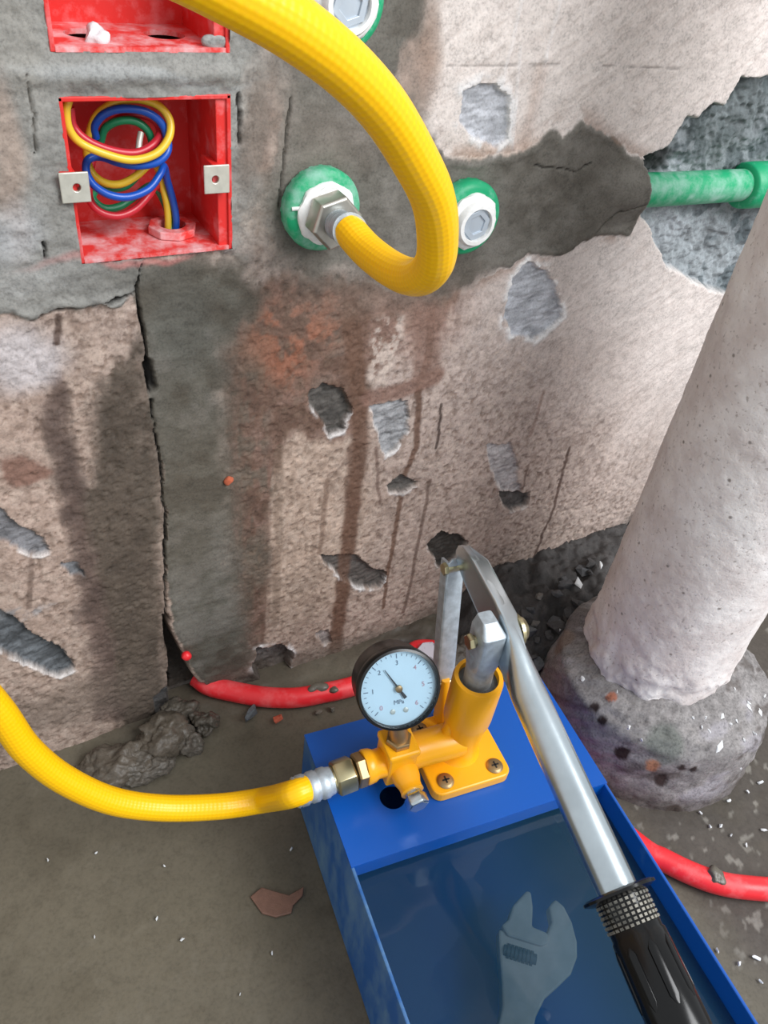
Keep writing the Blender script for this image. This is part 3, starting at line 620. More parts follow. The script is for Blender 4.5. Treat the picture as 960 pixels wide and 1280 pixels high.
# pale plaster flakes bedded in the collar and in the floor
def flake(p, l, w, t, rz, tilt, parent, seed, name='plaster_chip', mat='white'):
    M3 = (Euler((tilt, random.Random(seed).uniform(-.3, .3), rz)).to_matrix()); return MB().rock(p, (l / 2, w / 2, t / 2), seed, M3).build(name, M[mat], parent)
k = 0
for px, py, l in ((728, 846, 13), (903, 892, 12), (913, 905, 7), (900, 935, 15), (938, 886, 12), (950, 890, 9), (955, 869, 8), (866, 897, 5), (882, 897, 5), (920, 900, 6), (772, 864, 6), (786, 909, 8), (802, 925, 4), (925, 960, 5), (918, 862, 6), (877, 909, 5), (886, 914, 5), (936, 878, 6), (944, 917, 6), (930, 925, 5)):
    q = coll_hit(px, py)
    flake(q, l * .00095, l * .00040, .003, random.uniform(.4, 2.4), .1, collar, 300 + k); k += 1
for px, py, l in ((950, 978, 9), (911, 1001, 8), (955, 1037, 9), (888, 1034, 8), (901, 1032, 7), (914, 1044, 5), (933, 1057, 6), (946, 1197, 10), (924, 1204, 7), (951, 1227, 5), (876, 1016, 5), (897, 1188, 6), (935, 990, 7), (120, 1066, 4), (228, 1174, 5), (364, 1061, 5), (205, 1082, 4), (340, 1191, 4), (196, 1148, 4), (60, 1075, 4), (118, 1171, 3), (300, 1243, 3)):
    flake(F(px, py, .0005), l * .00085, l * .00038, .0025, random.uniform(0, 3), .0, floor, 340 + k); k += 1

# ================================================================== ELECTRICAL BOXES
def electrical_box(label, z0, z1, holes, dusty_floor):
    w = BX1 - BX0; hh = z1 - z0; t = .0022; dep = .05; y0 = DW - .0012
    o = empty('electrical_box', ((BX0 + BX1) / 2, y0, z0), label, 'electrical box', 'red wall boxes'); off = Vector(o.location)
    s = MB(off); s.box((BX0 + w / 2, y0 + dep, z0 + hh / 2), (w, t, hh)); s.box((BX0 + t / 2, y0 + dep / 2, z0 + hh / 2), (t, dep, hh)); s.box((BX1 - t / 2, y0 + dep / 2, z0 + hh / 2), (t, dep, hh)); s.box((BX0 + w / 2, y0 + dep / 2, z1 - t / 2), (w, dep, t))
    s.box((BX1 - .0045, y0 + dep / 2 + .001, z0 + hh / 2), (.0060, dep - .001, hh - .003))   # stiffening rib beside the right hand screw seat
    s.build('shell', M['red'], o, .0005)
    n = len(holes); cells = []
    for i, hl in enumerate(holes):
        a0 = t + (w - 2 * t) * i / n; a1 = t + (w - 2 * t) * (i + 1) / n; cells.append((a0, a1, .0, dep, hl))
    b = MB(off); b.holeplate((BX0, y0, z0), (1, 0, 0), (0, 1, 0), (0, 0, 1), cells, t); b.build('floor_panel', M['red_dusty'], o)
    return o, off, y0
boxU, offU, yU = electrical_box('upper red plastic wall box, cut off by the top edge, empty with two holes', ZU0, ZU1, [(.021, .026, .0098), (.058, .026, .0098)], True)
MB(offU).blob((W(128, 45).x, yU + .010, ZU0 + .004), (.0055, .004, .0045), 5, 3, .4).blob((W(126, 36).x, yU + .019, ZU0 + .005), (.003, .003, .003), 6, 2, .3).build('plaster_lump', M['white'], boxU)
wcol(MB(offU).blob((BX1 - .005, yU + .004, ZU0 + .004), (.006, .004, .005), 8, 4, .4).build('mortar_lump', M['stone'], boxU), (150, 150, 148))
boxL, offL, yL = electrical_box('lower red plastic wall box filled with coiled coloured wires', ZL0, ZL1, [None if False else (.020, .03, .0001), (.0555, .024, .0098)], False)
# conduit bushing standing in the box floor
bc = Vector((BX0 + .0555, yL + .024, ZL0))
def ring(mb, a, d, r0, r1, l, n=32, smooth=True, ph=0):
    return mb.lathe(a, d, [(0, r0), (0, r1), (l, r1), (l, r0), (0, r0)], n, None, smooth, False, ph)
bu = MB(offL); ring(bu, bc + Vector((0, 0, -.012)), (0, 0, 1), .0075, .0095, .019); bu.build('conduit_bushing', M['red_dusty'], boxL)
nb = MB(offL); ring(nb, bc + Vector((0, 0, .0024)), (0, 0, 1), .0094, .0135, .0045, 8, False); nb.build('bushing_nut', M['red_dusty'], boxL, .0006)
def screw_tab(cx, cz, side):
    y = yL - .0030
    sl = MB(offL); sl.box((cx + side * .0022, y + .0105, cz), (.0075, .0180, .0130)); sl.build('screw_seat', M['red'], boxL, .0006)
    t = MB(offL); t.holeplate((cx - .0068, y, cz - .0072), (1, 0, 0), (0, 0, 1), (0, -1, 0), [(0, .0136, 0, .0144, (.0068 - side * .0008, .0072, .0019))], .0012)
    o = t.build('screw_tab', M['tab'], boxL, .0004)
    b = MB(offL); ring(b, (cx - side * .0008, y + .0001, cz), (0, 1, 0), .0022, .0038, .004); b.build('thread_collar', M['tab'], o)
p = W(91, 230); screw_tab(p.x, p.z, -1); p = W(267, 220); screw_tab(p.x, p.z, 1)
# wires, each one a thing
def wire(path, mat, label):
    o = MB().tube([W(a, b, -d) for a, b, d in path], .0020, 12, 12).build('wire', M[mat]); return tag(o, label, 'wire', 'wires coiled in the lower box')
wire([(86, 125, .006), (83, 138, .006), (86, 160, .0065), (100, 178, .007), (130, 192, .006), (165, 200, .006), (195, 192, .007), (211, 172, .010), (212, 150, .014), (198, 132, .017), (172, 124, .019), (145, 128, .020), (122, 143, .022), (112, 165, .024), (108, 190, .027), (114, 214, .026), (130, 228, .023), (150, 230, .021), (170, 220, .021), (188, 205, .024), (198, 212, .028), (203, 232, .030), (208, 252, .028), (210, 270, .026), (210, 292, .024), (210, 310, .024)], 'wy', 'yellow wire looping outermost in the lower red box')
wire([(120, 172, .024), (118, 158, .022), (130, 143, .019), (152, 136, .016), (180, 139, .015), (200, 152, .015), (209, 172, .014), (209, 190, .010), (196, 203, .0085), (172, 207, .010), (150, 204, .013), (125, 196, .021), (110, 200, .021), (108, 215, .018), (118, 232, .014), (138, 244, .011), (162, 246, .011), (186, 236, .013), (200, 218, .017), (205, 208, .022), (209, 225, .026), (216, 250, .026), (220, 272, .024), (219, 292, .023), (217, 312, .023)], 'wb', 'bright blue wire coiled inside the yellow loop')
wire([(126, 176, .028), (132, 160, .026), (150, 151, .023), (170, 152, .022), (185, 164, .021), (190, 182, .021), (186, 200, .024), (174, 216, .028), (158, 232, .028), (140, 236, .029), (122, 236, .028), (116, 248, .024), (130, 260, .021), (150, 258, .022), (168, 246, .026), (190, 232, .033), (204, 250, .033), (212, 275, .027), (213, 296, .0235), (212, 312, .0235)], 'wg', 'green wire in the middle of the coil')
wire([(88, 134, .012), (92, 158, .012), (110, 176, .010), (140, 188, .009), (170, 191, .010), (192, 180, .013), (200, 164, .019), (190, 148, .024), (168, 144, .027), (146, 150, .029), (128, 166, .031), (118, 190, .033), (112, 220, .029), (112, 248, .021), (124, 264, .017), (146, 270, .016), (168, 262, .018), (186, 244, .022), (196, 232, .030), (208, 250, .036), (217, 275, .028), (217, 296, .0225), (215, 312, .0225)], 'wr', 'red wire hanging lowest in the coil')
gw = MB().tube([W(176, 166, -.018), W(174, 178, -.015), W(173, 190, -.012)], .0016, 10, 8).build('wire', M['tab']); tag(gw, 'short grey stripped wire end in the middle of the coil', 'wire', 'wires coiled in the lower box')

# ================================================================== GREEN ELBOWS ON THE WALL
YN = Vector((0, -1, 0))
def elbow(px, py, label, kind):
    c = W(px, py, .008); c = Vector((c.x, DW, c.z)); o = empty('pipe_elbow', c, label, 'pipe fitting', 'green wall elbows'); T = lambda a: c + YN * a
    b = MB(c); b.lathe(T(-.02), YN, [(0, .0195), (.021, .0215), (.0235, .0228), (.029, .0232), (.0315, .0222), (.033, .0195), (.033, .0150), (.028, .0148)], 48, None, True, False)
    for k in range(16 if kind == 'hose' else 24):
        a = 2 * PI * k / 24; d = Vector((math.cos(a), 0, math.sin(a))); b.box(T(.0063) + d * .0220, (.0016, .007, .0022), Matrix.Rotation(-a, 3, 'Y'))
    b.build('collar', M['green_dusty'] if kind == 'hose' else M['green'], o)
    s = MB(c); ring(s, T(.004), YN, .0095, .0152, .0082); s.build('thread_insert', M['nickel'], o)
    rr = random.Random(int(px)); t = MB(c)
    t.lathe(T(.010), YN, [(0, .0160), (.0035, .0172), (.0055, .0172), (.0072, .0150), (.0075, .009)], 40, None, True, False, 0, lambda a, k: 1 + .07 * math.sin(k * 1.3 + a * 400) * rr.random()); t.build('thread_tape', M['tape'], o)
    if kind == 'plug':
        p = MB(c); p.lathe(T(.012), YN, [(0, .0135), (.0075, .0138), (.0095, .0125), (.0098, .0102), (.0070, .0098)], 40, None, True, False); p.build('plug', M['tape'], o)
        q = MB(c); q.lathe(T(.0145), YN, [(0, .0098), (.0045, .0098)], 40).build('plug_face', M['plug'], o)
        h = MB(c); ring(h, T(.019), YN, .0062, .0098, .0012, 6, False, .3); h.build('hex_recess', M['plug'], o, .0003)
    else:
        w = MB(c); w.tube([T(.0125) + Vector((-.020, 0, .0035)), T(.0155) + Vector((-.013, 0, .0055)), T(.017) + Vector((-.006, 0, .013)), T(.0165) + Vector((.002, 0, .0155)), T(.015) + Vector((.012, 0, .010))], .0011, 8, 8); w.build('loose_tape', M['tape'], o)
    return o, c
e1, c1 = elbow(402, 262, 'green wall elbow wrapped in white tape with the yellow hose screwed in', 'hose')
e2, c2 = elbow(583, 272, 'green wall elbow with white plug, half hidden behind the hose loop', 'plug')
e3, c3 = elbow(425, 0, 'green wall elbow with pale plug at the top edge, above the hose', 'plug')

# ================================================================== GREEN PIPE
gp = empty('water_pipe', W(800, 238, 0), 'dusty green water pipe lying in the chased concrete at right', 'pipe'); go = Vector(gp.location)
ya = -.003
MB(go).tube([W(775, 239, ya), W(800, 238, ya), W(870, 234.5, ya), W(935, 231, ya), W(962, 230, ya)], .0118, 32, 6).build('pipe_run', M['green_dusty'], gp)
a, b = W(926, 232, ya), W(1010, 228, ya)
MB(go).lathe(a, b - a, [(0, .0115), (.0006, .0155), (.002, .0168), (.012, .0172), ((b - a).length, .0172)], 36).build('coupling', M['green'], gp)

# ================================================================== YELLOW HOSE
OP = Vector((.1535, .2895, 0)); RA = math.radians(7); ca, sa = math.cos(RA), math.sin(RA)
def PW(x, y, z): return Vector((OP.x + x * ca + y * sa, OP.y - x * sa + y * ca, z))       # pump coordinates -> room
h0 = c1 + YN * .028; tip = Dp(436, 288, .408)
AX = PW(1, -.0515, 0) - PW(0, -.0515, 0)                                                     # along the pump's outlet
P_out = PW(.0005, -.0520, .120); d_out = (PW(-1, -.0525, .118) - PW(0, -.052, .120)).normalized()
hp = [tip, Dp(462, 316, .398), Dp(496, 340, .380), Dp(524, 346, .362), Dp(543, 328, .343), Dp(547, 290, .324), Dp(540, 245, .304), Dp(516, 195, .282), Dp(480, 137, .260), Dp(430, 83, .240), Dp(364, 32, .222), Dp(290, -12, .208),
      Dp(190, -60, .196), Dp(60, -90, .186), Dp(-90, -70, .184), Dp(-210, 60, .198), Dp(-270, 260, .235), Dp(-240, 500, .300), Dp(-130, 720, .375), Dp(-50, 830, .420), Dp(0, 890, .446), Dp(34, 937, .466), Dp(80, 974, .488), Dp(140, 1001, .512), Dp(205, 1010, .532), Dp(275, 1008, .545), Dp(330, 1000, .552), PW(-.0260, -.0534, .1188), PW(-.0120, -.0528, .1197)]
hose = empty('pressure_hose', PW(-.0185, -.0530, .1195), 'yellow braided pressure hose looping from the wall elbow down to the pump', 'hose'); ho = Vector(hose.location)
MB(ho).tube(hp, .0086, 28, 14).build('hose_tube', M['hose'], hose)
# wall end: hex adapter, then ribbed ferrule
dw = (Vector(tip) - h0).normalized()
nx = MB(ho); nx.hexa(c1 + YN * .017, c1 + YN * .030, .0152, None, .25).build('hex_adapter', M['nickel'], hose, .0005)
st = c1 + YN * .030; dd = (hp[0] - st); ll = dd.length
fe = MB(ho); prof = []
for i in range(6):
    q = ll * i / 6; prof += [(q, .0072), (q + ll * .04, .0082), (q + ll * .12, .0082), (q + ll * .16, .0074)]
fe.lathe(st - dd.normalized() * .004, dd, prof + [(ll + .006, .0090), (ll + .008, .0090)], 28).build('ferrule', M['dull_steel'], hose)
# pump end: ribbed ferrule, swivel nut, jam nut
A0 = PW(-.0240, -.0533, .1190); A1 = PW(.0015, -.0525, .12); ll = (A1 - A0).length; prof = [(0, .0096), (.001, .0101)]
for i in range(3):
    q = .002 + ll * .28 * i; prof += [(q, .0094), (q + .0012, .0102), (q + ll * .2, .0102), (q + ll * .24, .0094)]
MB(ho).lathe(A0, A1 - A0, prof + [(ll, .0088)], 32).build('ferrule', M['dull_steel'], hose)
MB(ho).lathe(A1, A1 - A0, [(0, .0085), (.002, .0085)], 24).hexa(A1 + (A1 - A0).normalized() * .0015, PW(.0165, -.0518, .121), .0122, None, .2).build('swivel_nut', M['brass'], hose, .0004)

# ================================================================== PUMP
pump = empty('pressure_test_pump', OP, 'blue hand pressure test pump with yellow casting, gauge and lever', 'pump', rz=-RA)
TW, TL, TH = .193, .46, .095
def part(name, mat, mb, par=pump, **k): return mb.build(name, M[mat], par, **k)
t = .0022
tk = MB(); tk.box((t / 2, -TL / 2, TH / 2), (t, TL, TH)); part('side_panel', 'blue_worn', tk, bevel=.0008)
tk = MB(); tk.box((TW - t / 2, -TL / 2, TH / 2), (t, TL, TH)); part('side_panel', 'blue', tk, bevel=.0008)
tk = MB(); tk.box((TW / 2, -t / 2, TH / 2), (TW, t, TH)); part('back_panel', 'blue', tk, bevel=.0008)
tk = MB(); tk.box((TW / 2, -TL + t / 2, TH / 2), (TW, t, TH)); part('front_panel', 'blue', tk, bevel=.0008)
tk = MB(); tk.box((TW / 2, -TL / 2, .0022), (TW - .001, TL - .001, .0024)); part('tank_floor', 'blue', tk)
tp = MB(); tp.holeplate((0, -.1005, TH - .0005), (1, 0, 0), (0, 1, 0), (0, 0, 1), [(.0, .030, 0, .1005, None), (.030, .055, 0, .1005, (.0425, .0365, .0088)), (.055, TW, 0, .1005, None)], .0018)
bmesh.ops.remove_doubles(tp.bm, verts=tp.bm.verts, dist=1e-5); tp.box((TW / 2, -.0998, TH - .0065), (TW - 2 * t, .0016, .0135)); part('top_plate', 'blue', tp)
# casting
BC = Vector((.0975, -.0475, 0)); AZ = .122; AY = -.0505
def rrect(x0, x1, y0, y1, r, n=5):
    out = []
    for cx, cy, a0 in ((x1 - r, y1 - r, 0), (x0 + r, y1 - r, 90), (x0 + r, y0 + r, 180), (x1 - r, y0 + r, 270)):
        for k in range(n + 1): a = math.radians(a0 + 90 * k / n); out.append((cx + r * math.cos(a), cy + r * math.sin(a)))
    return out
b = MB(); b.prism(rrect(.0675, .1265, -.0775, -.0175, .007), (0, 0, TH + .0013), (1, 0, 0), (0, 1, 0), (0, 0, 1), .0088); part('base_flange', 'yellow', b, bevel=.0012)
b = MB(); b.lathe((BC.x, BC.y, .104), (0, 0, 1), [(0, .0165), (.003, .0140), (.010, .0130), (.022, .0136), (.034, .0146), (.040, .0160), (.044, .0163), (.080, .0166), (.0825, .0158), (.0828, .0132), (.060, .0130)], 40, None, True, False)
b.lathe((BC.x - .003, AY + .001, AZ), (-1, 0, 0), [(0, .0126), (.030, .0120), (.048, .0126)], 32)
b.loft([((BC.x - .009, BC.y - .001, .112), (1, 0, 0), (0, 1, 0), .012, .005, .8), ((BC.x - .009, BC.y - .001, .150), (1, 0, 0), (0, 1, 0), .006, .005, .8)])       # web below the barrel
part('pump_barrel', 'yellow', b)
b = MB(); b.box((.0470, AY, AZ + .002), (.0200, .0220, .0330)); b.box((.0470, AY, AZ + .0165), (.0222, .0236, .0060)); o = part('valve_block', 'yellow', b, bevel=.0016)
b = MB(); b.lathe((.040, AY - .0005, AZ - .0005), (-1, 0, 0), [(0, .0100), (.008, .0098), (.0105, .0112), (.0150, .0118), (.0162, .0112), (.0162, .006)], 32); b.lathe((.0492, AY - .010, AZ - .003), (0, -1, -.04), [(0, .0098), (.006, .0090), (.010, .0076), (.013, .0074), (.0150, .0078), (.0155, .0060)], 28); part('outlet_boss', 'yellow', b)
b = MB(); b.hexa((.0245, AY - .0008, AZ - .001), (.0172, AY - .0012, AZ - .001), .0116, None, .5); part('jam_nut', 'bronze', b, bevel=.0003)
b = MB(); b.cyl((.0492, AY - .0240, AZ - .0035), (.0492, AY - .0285, AZ - .0037), 0.0055, 20); b.hexa((.0492, AY - .0275, AZ - .0037), (.0492, AY - .0360, AZ - .0040), .0078, None, .3); part('bleed_screw', 'steel', b, bevel=.0005)
for bx, by in ((.0785, -.0685), (.1165, -.0685), (.0775, -.0260), (.1165, -.0260)):
    s = MB(); s.lathe((bx, by, TH + .0098), (0, 0, 1), [(0, .0058), (.0010, .0060), (.0020, .0050), (.0024, .0042)], 24); sc = part('bolt', 'bronze', s)
    k = MB(); k.box((bx, by, TH + .0123), (.0052, .0010, .0006)); k.box((bx, by, TH + .0123), (.0010, .0052, .0006)); part('slot_shade_bars', 'dark', k, sc)  # no slot is cut: dark bars on the head carry its shade as colour
# piston rod with clevis tongue
RV = Vector((-.050, 0, 1)).normalized(); RB = Vector((BC.x + .0012, BC.y, .150)); RP = lambda z: RB + RV * (z - .150)
b = MB(); b.lathe(RB, RV, [(0, .0092), (.062, .0092)], 32); ro = part('piston_rod', 'dull_steel', b)
b = MB(); b.lathe((BC.x, BC.y, .178), (0, 0, 1), [(0, .0131), (.0040, .0131), (.0046, .0100)], 32); part('rod_seal', 'rubber_grey', b, ro)
b = MB(); b.loft([(RP(.200), (1, 0, 0), (0, 1, 0), .0094, .0094, .9), (RP(.208), (1, 0, 0), (0, 1, 0), .0088, .0096, .4), (RP(.2335), (1, 0, 0), (0, 1, 0), .0080, .0096, .3), (RP(.2415) + Vector((-.001, .003, 0)), (1, 0, 0), (0, 1, 0), .0048, .0050, .3)], 24, False); part('clevis_tongue', 'dull_steel', b, ro, bevel=.0004)
b = MB(); b.cyl((.0815, BC.y, .2255), (.121, BC.y, .2265), .0034, 16); b.hexa((.0815, BC.y, .2255), (.0850, BC.y, .2256), .0052); b.lathe((.1140, BC.y, .2265), (1, 0, 0), [(0, .0104), (.0022, .0104), (.0024, .0084), (.0058, .0072), (.0078, .0040)], 24); part('pivot_bolt', 'brass', b)
# lever: flattened end, round tube, rubber grip
ld = Vector((0, -.971, -.238)).normalized(); lu = Vector((0, -ld.z, ld.y)); lu = lu if lu.z > 0 else -lu; lx = Vector((1, 0, 0))
def LP(y, x=.107): return Vector((x, y, .2365 + (y - .015) * .2455))
b = MB(); b.loft([(LP(.0185, .1050), lx, lu, .0016, .0035, .3), (LP(.014, .1055), lx, lu, .0026, .0085, .25), (LP(.0, .1065), lx, lu, .0030, .0120, .22), (LP(-.030, .1080), lx, lu, .0034, .0145, .25), (LP(-.046, .1080), lx, lu, .0042, .0145, .35), (LP(-.060, .1076), lx, lu, .0066, .0136, .6), (LP(-.075, .1072), lx, lu, .0096, .0116, .9), (LP(-.085), lx, lu, .0108, .0108, 1), (LP(-.30), lx, lu, .0108, .0108, 1)], 40); lev = part('lever', 'steel', b)
b = MB(); b.loft([(LP(.017, .1072) + lu * .003, lx, lu, .0036, .0010, .3), (LP(.0, .1095) + lu * .0110, lx, lu, .0048, .0012, .3), (LP(-.040, .1100) + lu * .0138, lx, lu, .0050, .0012, .3), (LP(-.062, .1085) + lu * .0120, lx, lu, .0030, .0010, .3)], 16); part('folded_edge', 'steel', b, lev)
g0 = LP(-.192); gl_ = MB(); gl_.lathe(g0, ld, [(0, .0112), (.0004, .0175), (.0014, .0200), (.0028, .0200), (.0040, .0165), (.0048, .0130)], 40); part('grip_flange', 'black', gl_, lev)
g = MB(); g.lathe(g0 + ld * .004, ld, [(0, .0140), (.004, .0138), (.018, .0136), (.019, .0144), (.060, .0150), (.110, .0142), (.118, .012)], 40); part('grip', 'black', g, lev)
kn = MB(); gx = Vector((1, 0, 0)); gy = ld.cross(gx)
for i in range(6):
    for k in range(30):
        a = 2 * PI * k / 30; dr = gx * math.cos(a) + gy * math.sin(a); M3 = Matrix((ld.cross(dr), dr, ld)).transposed(); kn.box(g0 + ld * (.0056 + i * .0024) + dr * .0138, (.0017, .0010, .0014), M3)
s_ = N('worn_rubber_knurl'); M['knurl'] = s_.set(Base_Color=s_.ramp(s_.noise(90, 2), [(.35, L3(70, 70, 66)), (.6, L3(138, 134, 124))]), Roughness=.5); o = part('knurl', 'knurl', kn, lev)
rb = MB()
for k in range(8):
    a = 2 * PI * k / 8 + .2; dr = gx * math.cos(a) + gy * math.sin(a); rb.loft([(g0 + ld * q + dr * r, ld.cross(dr), dr, wv, .0010, .8) for q, r, wv in ((.026, .0138, .0008), (.029, .0143, .0026), (.050, .0145, .0026), (.054, .0143, .0008))], 10)
part('grip_ridge', 'black', rb, lev)
# link bars behind the barrel
a, c = Vector((.1035, .0150, .2200)), Vector((.0985, -.0120, .138)); dv = (c - a).normalized(); u = dv.cross(lx)
b = MB(); b.loft([(a - dv * .009, lx, u, .0030, .0010, .4), (a - dv * .006, lx, u, .0060, .0013, .3), (c + dv * .002, lx, u, .0064, .0013, .3), (c + dv * .007, lx, u, .0040, .0010, .4)], 20)
for sx_ in (-.0058, .0058): b.loft([(a - dv * .006 + lx * sx_ + Vector((0, .004, 0)), lx, u, .0010, .0045, .3), (c + lx * sx_ + Vector((0, .004, 0)), lx, u, .0010, .0045, .3)], 16)
part('link_bar', 'dull_steel', b)
b = MB(); b.cyl((.0960, .0165, .2215), (.1130, .0165, .2215), .0032, 16); b.hexa((.0945, .0160, .2225), (.0975, .0160, .2225), .0045); part('link_pin', 'brass', b)
b = MB(); b.lathe(a + Vector((.0005, -.0012, -.007)), (0, -1, .3), [(0, .0030), (.0012, .0028), (.0018, .0014)], 16); part('rivet', 'steel', b)
b = MB(); b.loft([((.0980, -.022, .104), lx, (0, 1, 0), .0055, .008, .5), ((.0980, -.0145, .126), lx, (0, 1, 0), .0036, .0065, .6), ((.0980, -.012, .1400), lx, (0, 1, 0), .0030, .004, .7)], 20); part('link_ear', 'yellow', b)
b = MB(); b.cyl((.0900, -.0120, .1350), (.1070, -.0120, .1350), .0030, 14); part('link_pin', 'brass', b)
# gauge
Ri = Matrix.Rotation(RA, 3, 'Z')
gcw = PW(.0420, -.0462, .1925); vw = (Vector((0, 0, H)) - gcw).normalized(); offd = Vector((R @ np.array([.62, .78, 0])).tolist()); offd = (offd - vw * offd.dot(vw)).normalized()
gn = Ri @ (vw * math.cos(math.radians(27)) + offd * math.sin(math.radians(27))); gc = Ri @ (gcw - OP)
upw = Vector((R @ np.array([-.10, -1, 0])).tolist()); gup = Ri @ upw; gup = (gup - gn * gup.dot(gn)).normalized(); grt = gup.cross(gn)
GS = 1.08
b = MB(); b.lathe(gc - gn * .0275, gn, [(0, GS*.0190), (.0020, GS*.0218), (.0040, GS*.0228), (.0200, GS*.0232), (.0215, GS*.0246), (.0265, GS*.0250), (.0285, GS*.0242), (.0290, GS*.0228), (.0255, GS*.0222)], 56, gup, True, False)
b.lathe(gc - gn * .0275, gn, [(0, GS*.0190), (.0006, GS*.0188)], 40, gup); ga = part('gauge_case', 'gauge_black', b)
b = MB(); b.lathe(gc - gn * .0045, gn, [(0, GS*.0226), (.0015, GS*.0226)], 56, gup); dl = part('gauge_dial', 'dial', b)
G = lambda a, r, z=-.0028: gc + gn * z + (grt * math.sin(a) + gup * math.cos(a)) * r
for i in range(31):
    a = math.radians(-135 + 270 * i / 30); lg = .0030 if i % 5 == 0 else .0016; r0 = GS*.0205
    b = MB() if i == 0 else b
    dr = grt * math.sin(a) + gup * math.cos(a); M3 = Matrix((dr.cross(gn), dr, gn)).transposed(); b.box(G(a, r0 - lg / 2), (.0003 if i % 5 else .0005, lg, .0002), M3)
part('tick_marks', 'ink', b, dl)
def text_on(txt, at, size, mat, par):
    cu = bpy.data.curves.new('t', 'FONT'); cu.body = txt; cu.size = size; cu.align_x = 'CENTER'; cu.align_y = 'CENTER'; cu.extrude = .00008
    to = bpy.data.objects.new('t', cu); C.objects.link(to); dg = bpy.context.evaluated_depsgraph_get(); me = bpy.data.meshes.new_from_object(to.evaluated_get(dg)); bpy.data.objects.remove(to)
    m4 = Matrix((grt, gup, gn)).transposed().to_4x4(); m4.translation = at; me.transform(m4); me.materials.clear(); return link('numeral', me, M[mat], par)
for i in range(7):
    a = math.radians(-135 + 45 * i); text_on(str(i), G(a, GS*.0150, -.0027), .0042, 'red_ink' if i in (0, 4, 5, 6) else 'ink', dl)
u_ = text_on('MPa', G(PI, GS*.0085, -.0027), .0040, 'ink', dl); u_.name = 'unit_mark'
for sx_ in (-.0042, .0042):
    b = MB(); b.lathe(G(PI, GS*.0138, -.0030) + grt * sx_, gn, [(0, .0017), (.0006, .0016), (.0008, .0011)], 18); part('dial_screw', 'tab', b, dl)
na = math.atan2(-.53, .85)
nd = grt * math.sin(na) + gup * math.cos(na); npd = nd.cross(gn)
b = MB(); b.prism([(-.0011, -.0078), (.0011, -.0078), (.0006, 0), (.0002, .0155), (-.0002, .0155), (-.0006, 0)], gc + gn * -.0018, npd, nd, gn, .0004); part('needle', 'needle', b)
b = MB(); b.lathe(gc + gn * -.0016, gn, [(0, .0024), (.0012, .0022), (.0016, .0012)], 20); part('needle_hub', 'bronze', b)
b = MB(); b.lathe(gc + gn * -.0004, gn, [(0, GS*.0226), (.0007, GS*.0226)], 48, gup); part('gauge_glass', 'glass', b)
gb = gc - gn * .012 - gup * .0215; sb = Vector((.0462, AY, AZ + .0185))
b = MB(); b.tube([sb, sb + Vector((0, 0, .005)), gb * .6 + sb * .4 + Vector((0, 0, .002)), gb], .0062, 20, 6); b.hexa(sb + Vector((0, 0, .0005)), sb + Vector((0, 0, .0060)), .0088); part('gauge_stem', 'bronze', b)

# water in the tank
wl = MB(OP); 
for_w = [(.0024, -.0024), (TW - .0024, -.0024), (TW - .0024, -TL + .0024), (.0024, -TL + .0024)]
wm = bpy.data.meshes.new('water'); nxw, nyw = 24, 56; V = []; 
for j in range(nyw + 1):
    for i in range(nxw + 1):
        x = .0024 + (TW - .0048) * i / nxw; y = -.0024 - (TL - .0048) * j / nyw; V.append((x, y, .0770 + .00012 * math.sin(x * 160 + y * 90) + .0001 * math.sin(y * 210 - x * 70)))
Fq = [(j * (nxw + 1) + i, (j + 1) * (nxw + 1) + i, (j + 1) * (nxw + 1) + i + 1, j * (nxw + 1) + i + 1) for j in range(nyw) for i in range(nxw)]
wm.from_pydata(V, [], Fq); wm.polygons.foreach_set('use_smooth', [True] * len(Fq)); wl.bm.free()
wo = link('water', wm, M['water']); wo.location = OP; wo.rotation_euler = (0, 0, -RA); tag(wo, 'murky water filling the blue pump tank over a wrench', 'water')

# adjustable wrench lying under the water
wc = F(668, 1172, .036); wn = F(655, 1278, .030); wy = (wc - wn).normalized(); wz = Vector((0, 0, 1)); wx_ = wy.cross(wz).normalized(); wz = wx_.cross(wy)
wr = empty('adjustable_wrench', wc, 'grey adjustable wrench lying under the water in the blue tank', 'wrench'); Q = .00052
def wpoly(pts): return [((x - 668) * Q, (1172 - y) * Q) for x, y in pts]
def wpart(pts, name, mat, z, th, par=wr, bev=.0015): return MB(wc).prism(wpoly(pts), wc + wz * z, wx_, wy, wz, th).build(name, M[mat], par, bevel=bev)
wpart([(688, 1120), (700, 1126), (712, 1142), (721, 1164), (723, 1182), (717, 1204), (703, 1222), (688, 1240), (680, 1262), (676, 1300), (672, 1400), (640, 1400), (636, 1300), (638, 1262), (634, 1240), (628, 1216), (622, 1190), (620, 1178), (650, 1176), (668, 1172), (682, 1166), (686, 1150), (680, 1132)], 'wrench_body', 'wrench', -.006, .011)
wpart([(648, 1122), (654, 1122), (659, 1140), (661, 1164), (682, 1166), (684, 1178), (676, 1184), (632, 1184), (622, 1174), (630, 1164), (633, 1146)], 'movable_jaw', 'wrench', -.005, .0125)
b = MB(wc)
for i in range(7):
    x0 = 634 + i * 5; b.cyl(wc + wx_ * ((x0 - 668) * Q) + wy * ((1172 - 1200) * Q) + wz * .003, wc + wx_ * ((x0 + 3.4 - 668) * Q) + wy * ((1172 - 1200) * Q) + wz * .003, .0052, 18)
b.cyl(wc + wx_ * ((630 - 668) * Q) + wy * (-28 * Q) + wz * .003, wc + wx_ * ((672 - 668) * Q) + wy * (-28 * Q) + wz * .003, .0040, 18); b.build('worm_screw', M['worm'], wr)

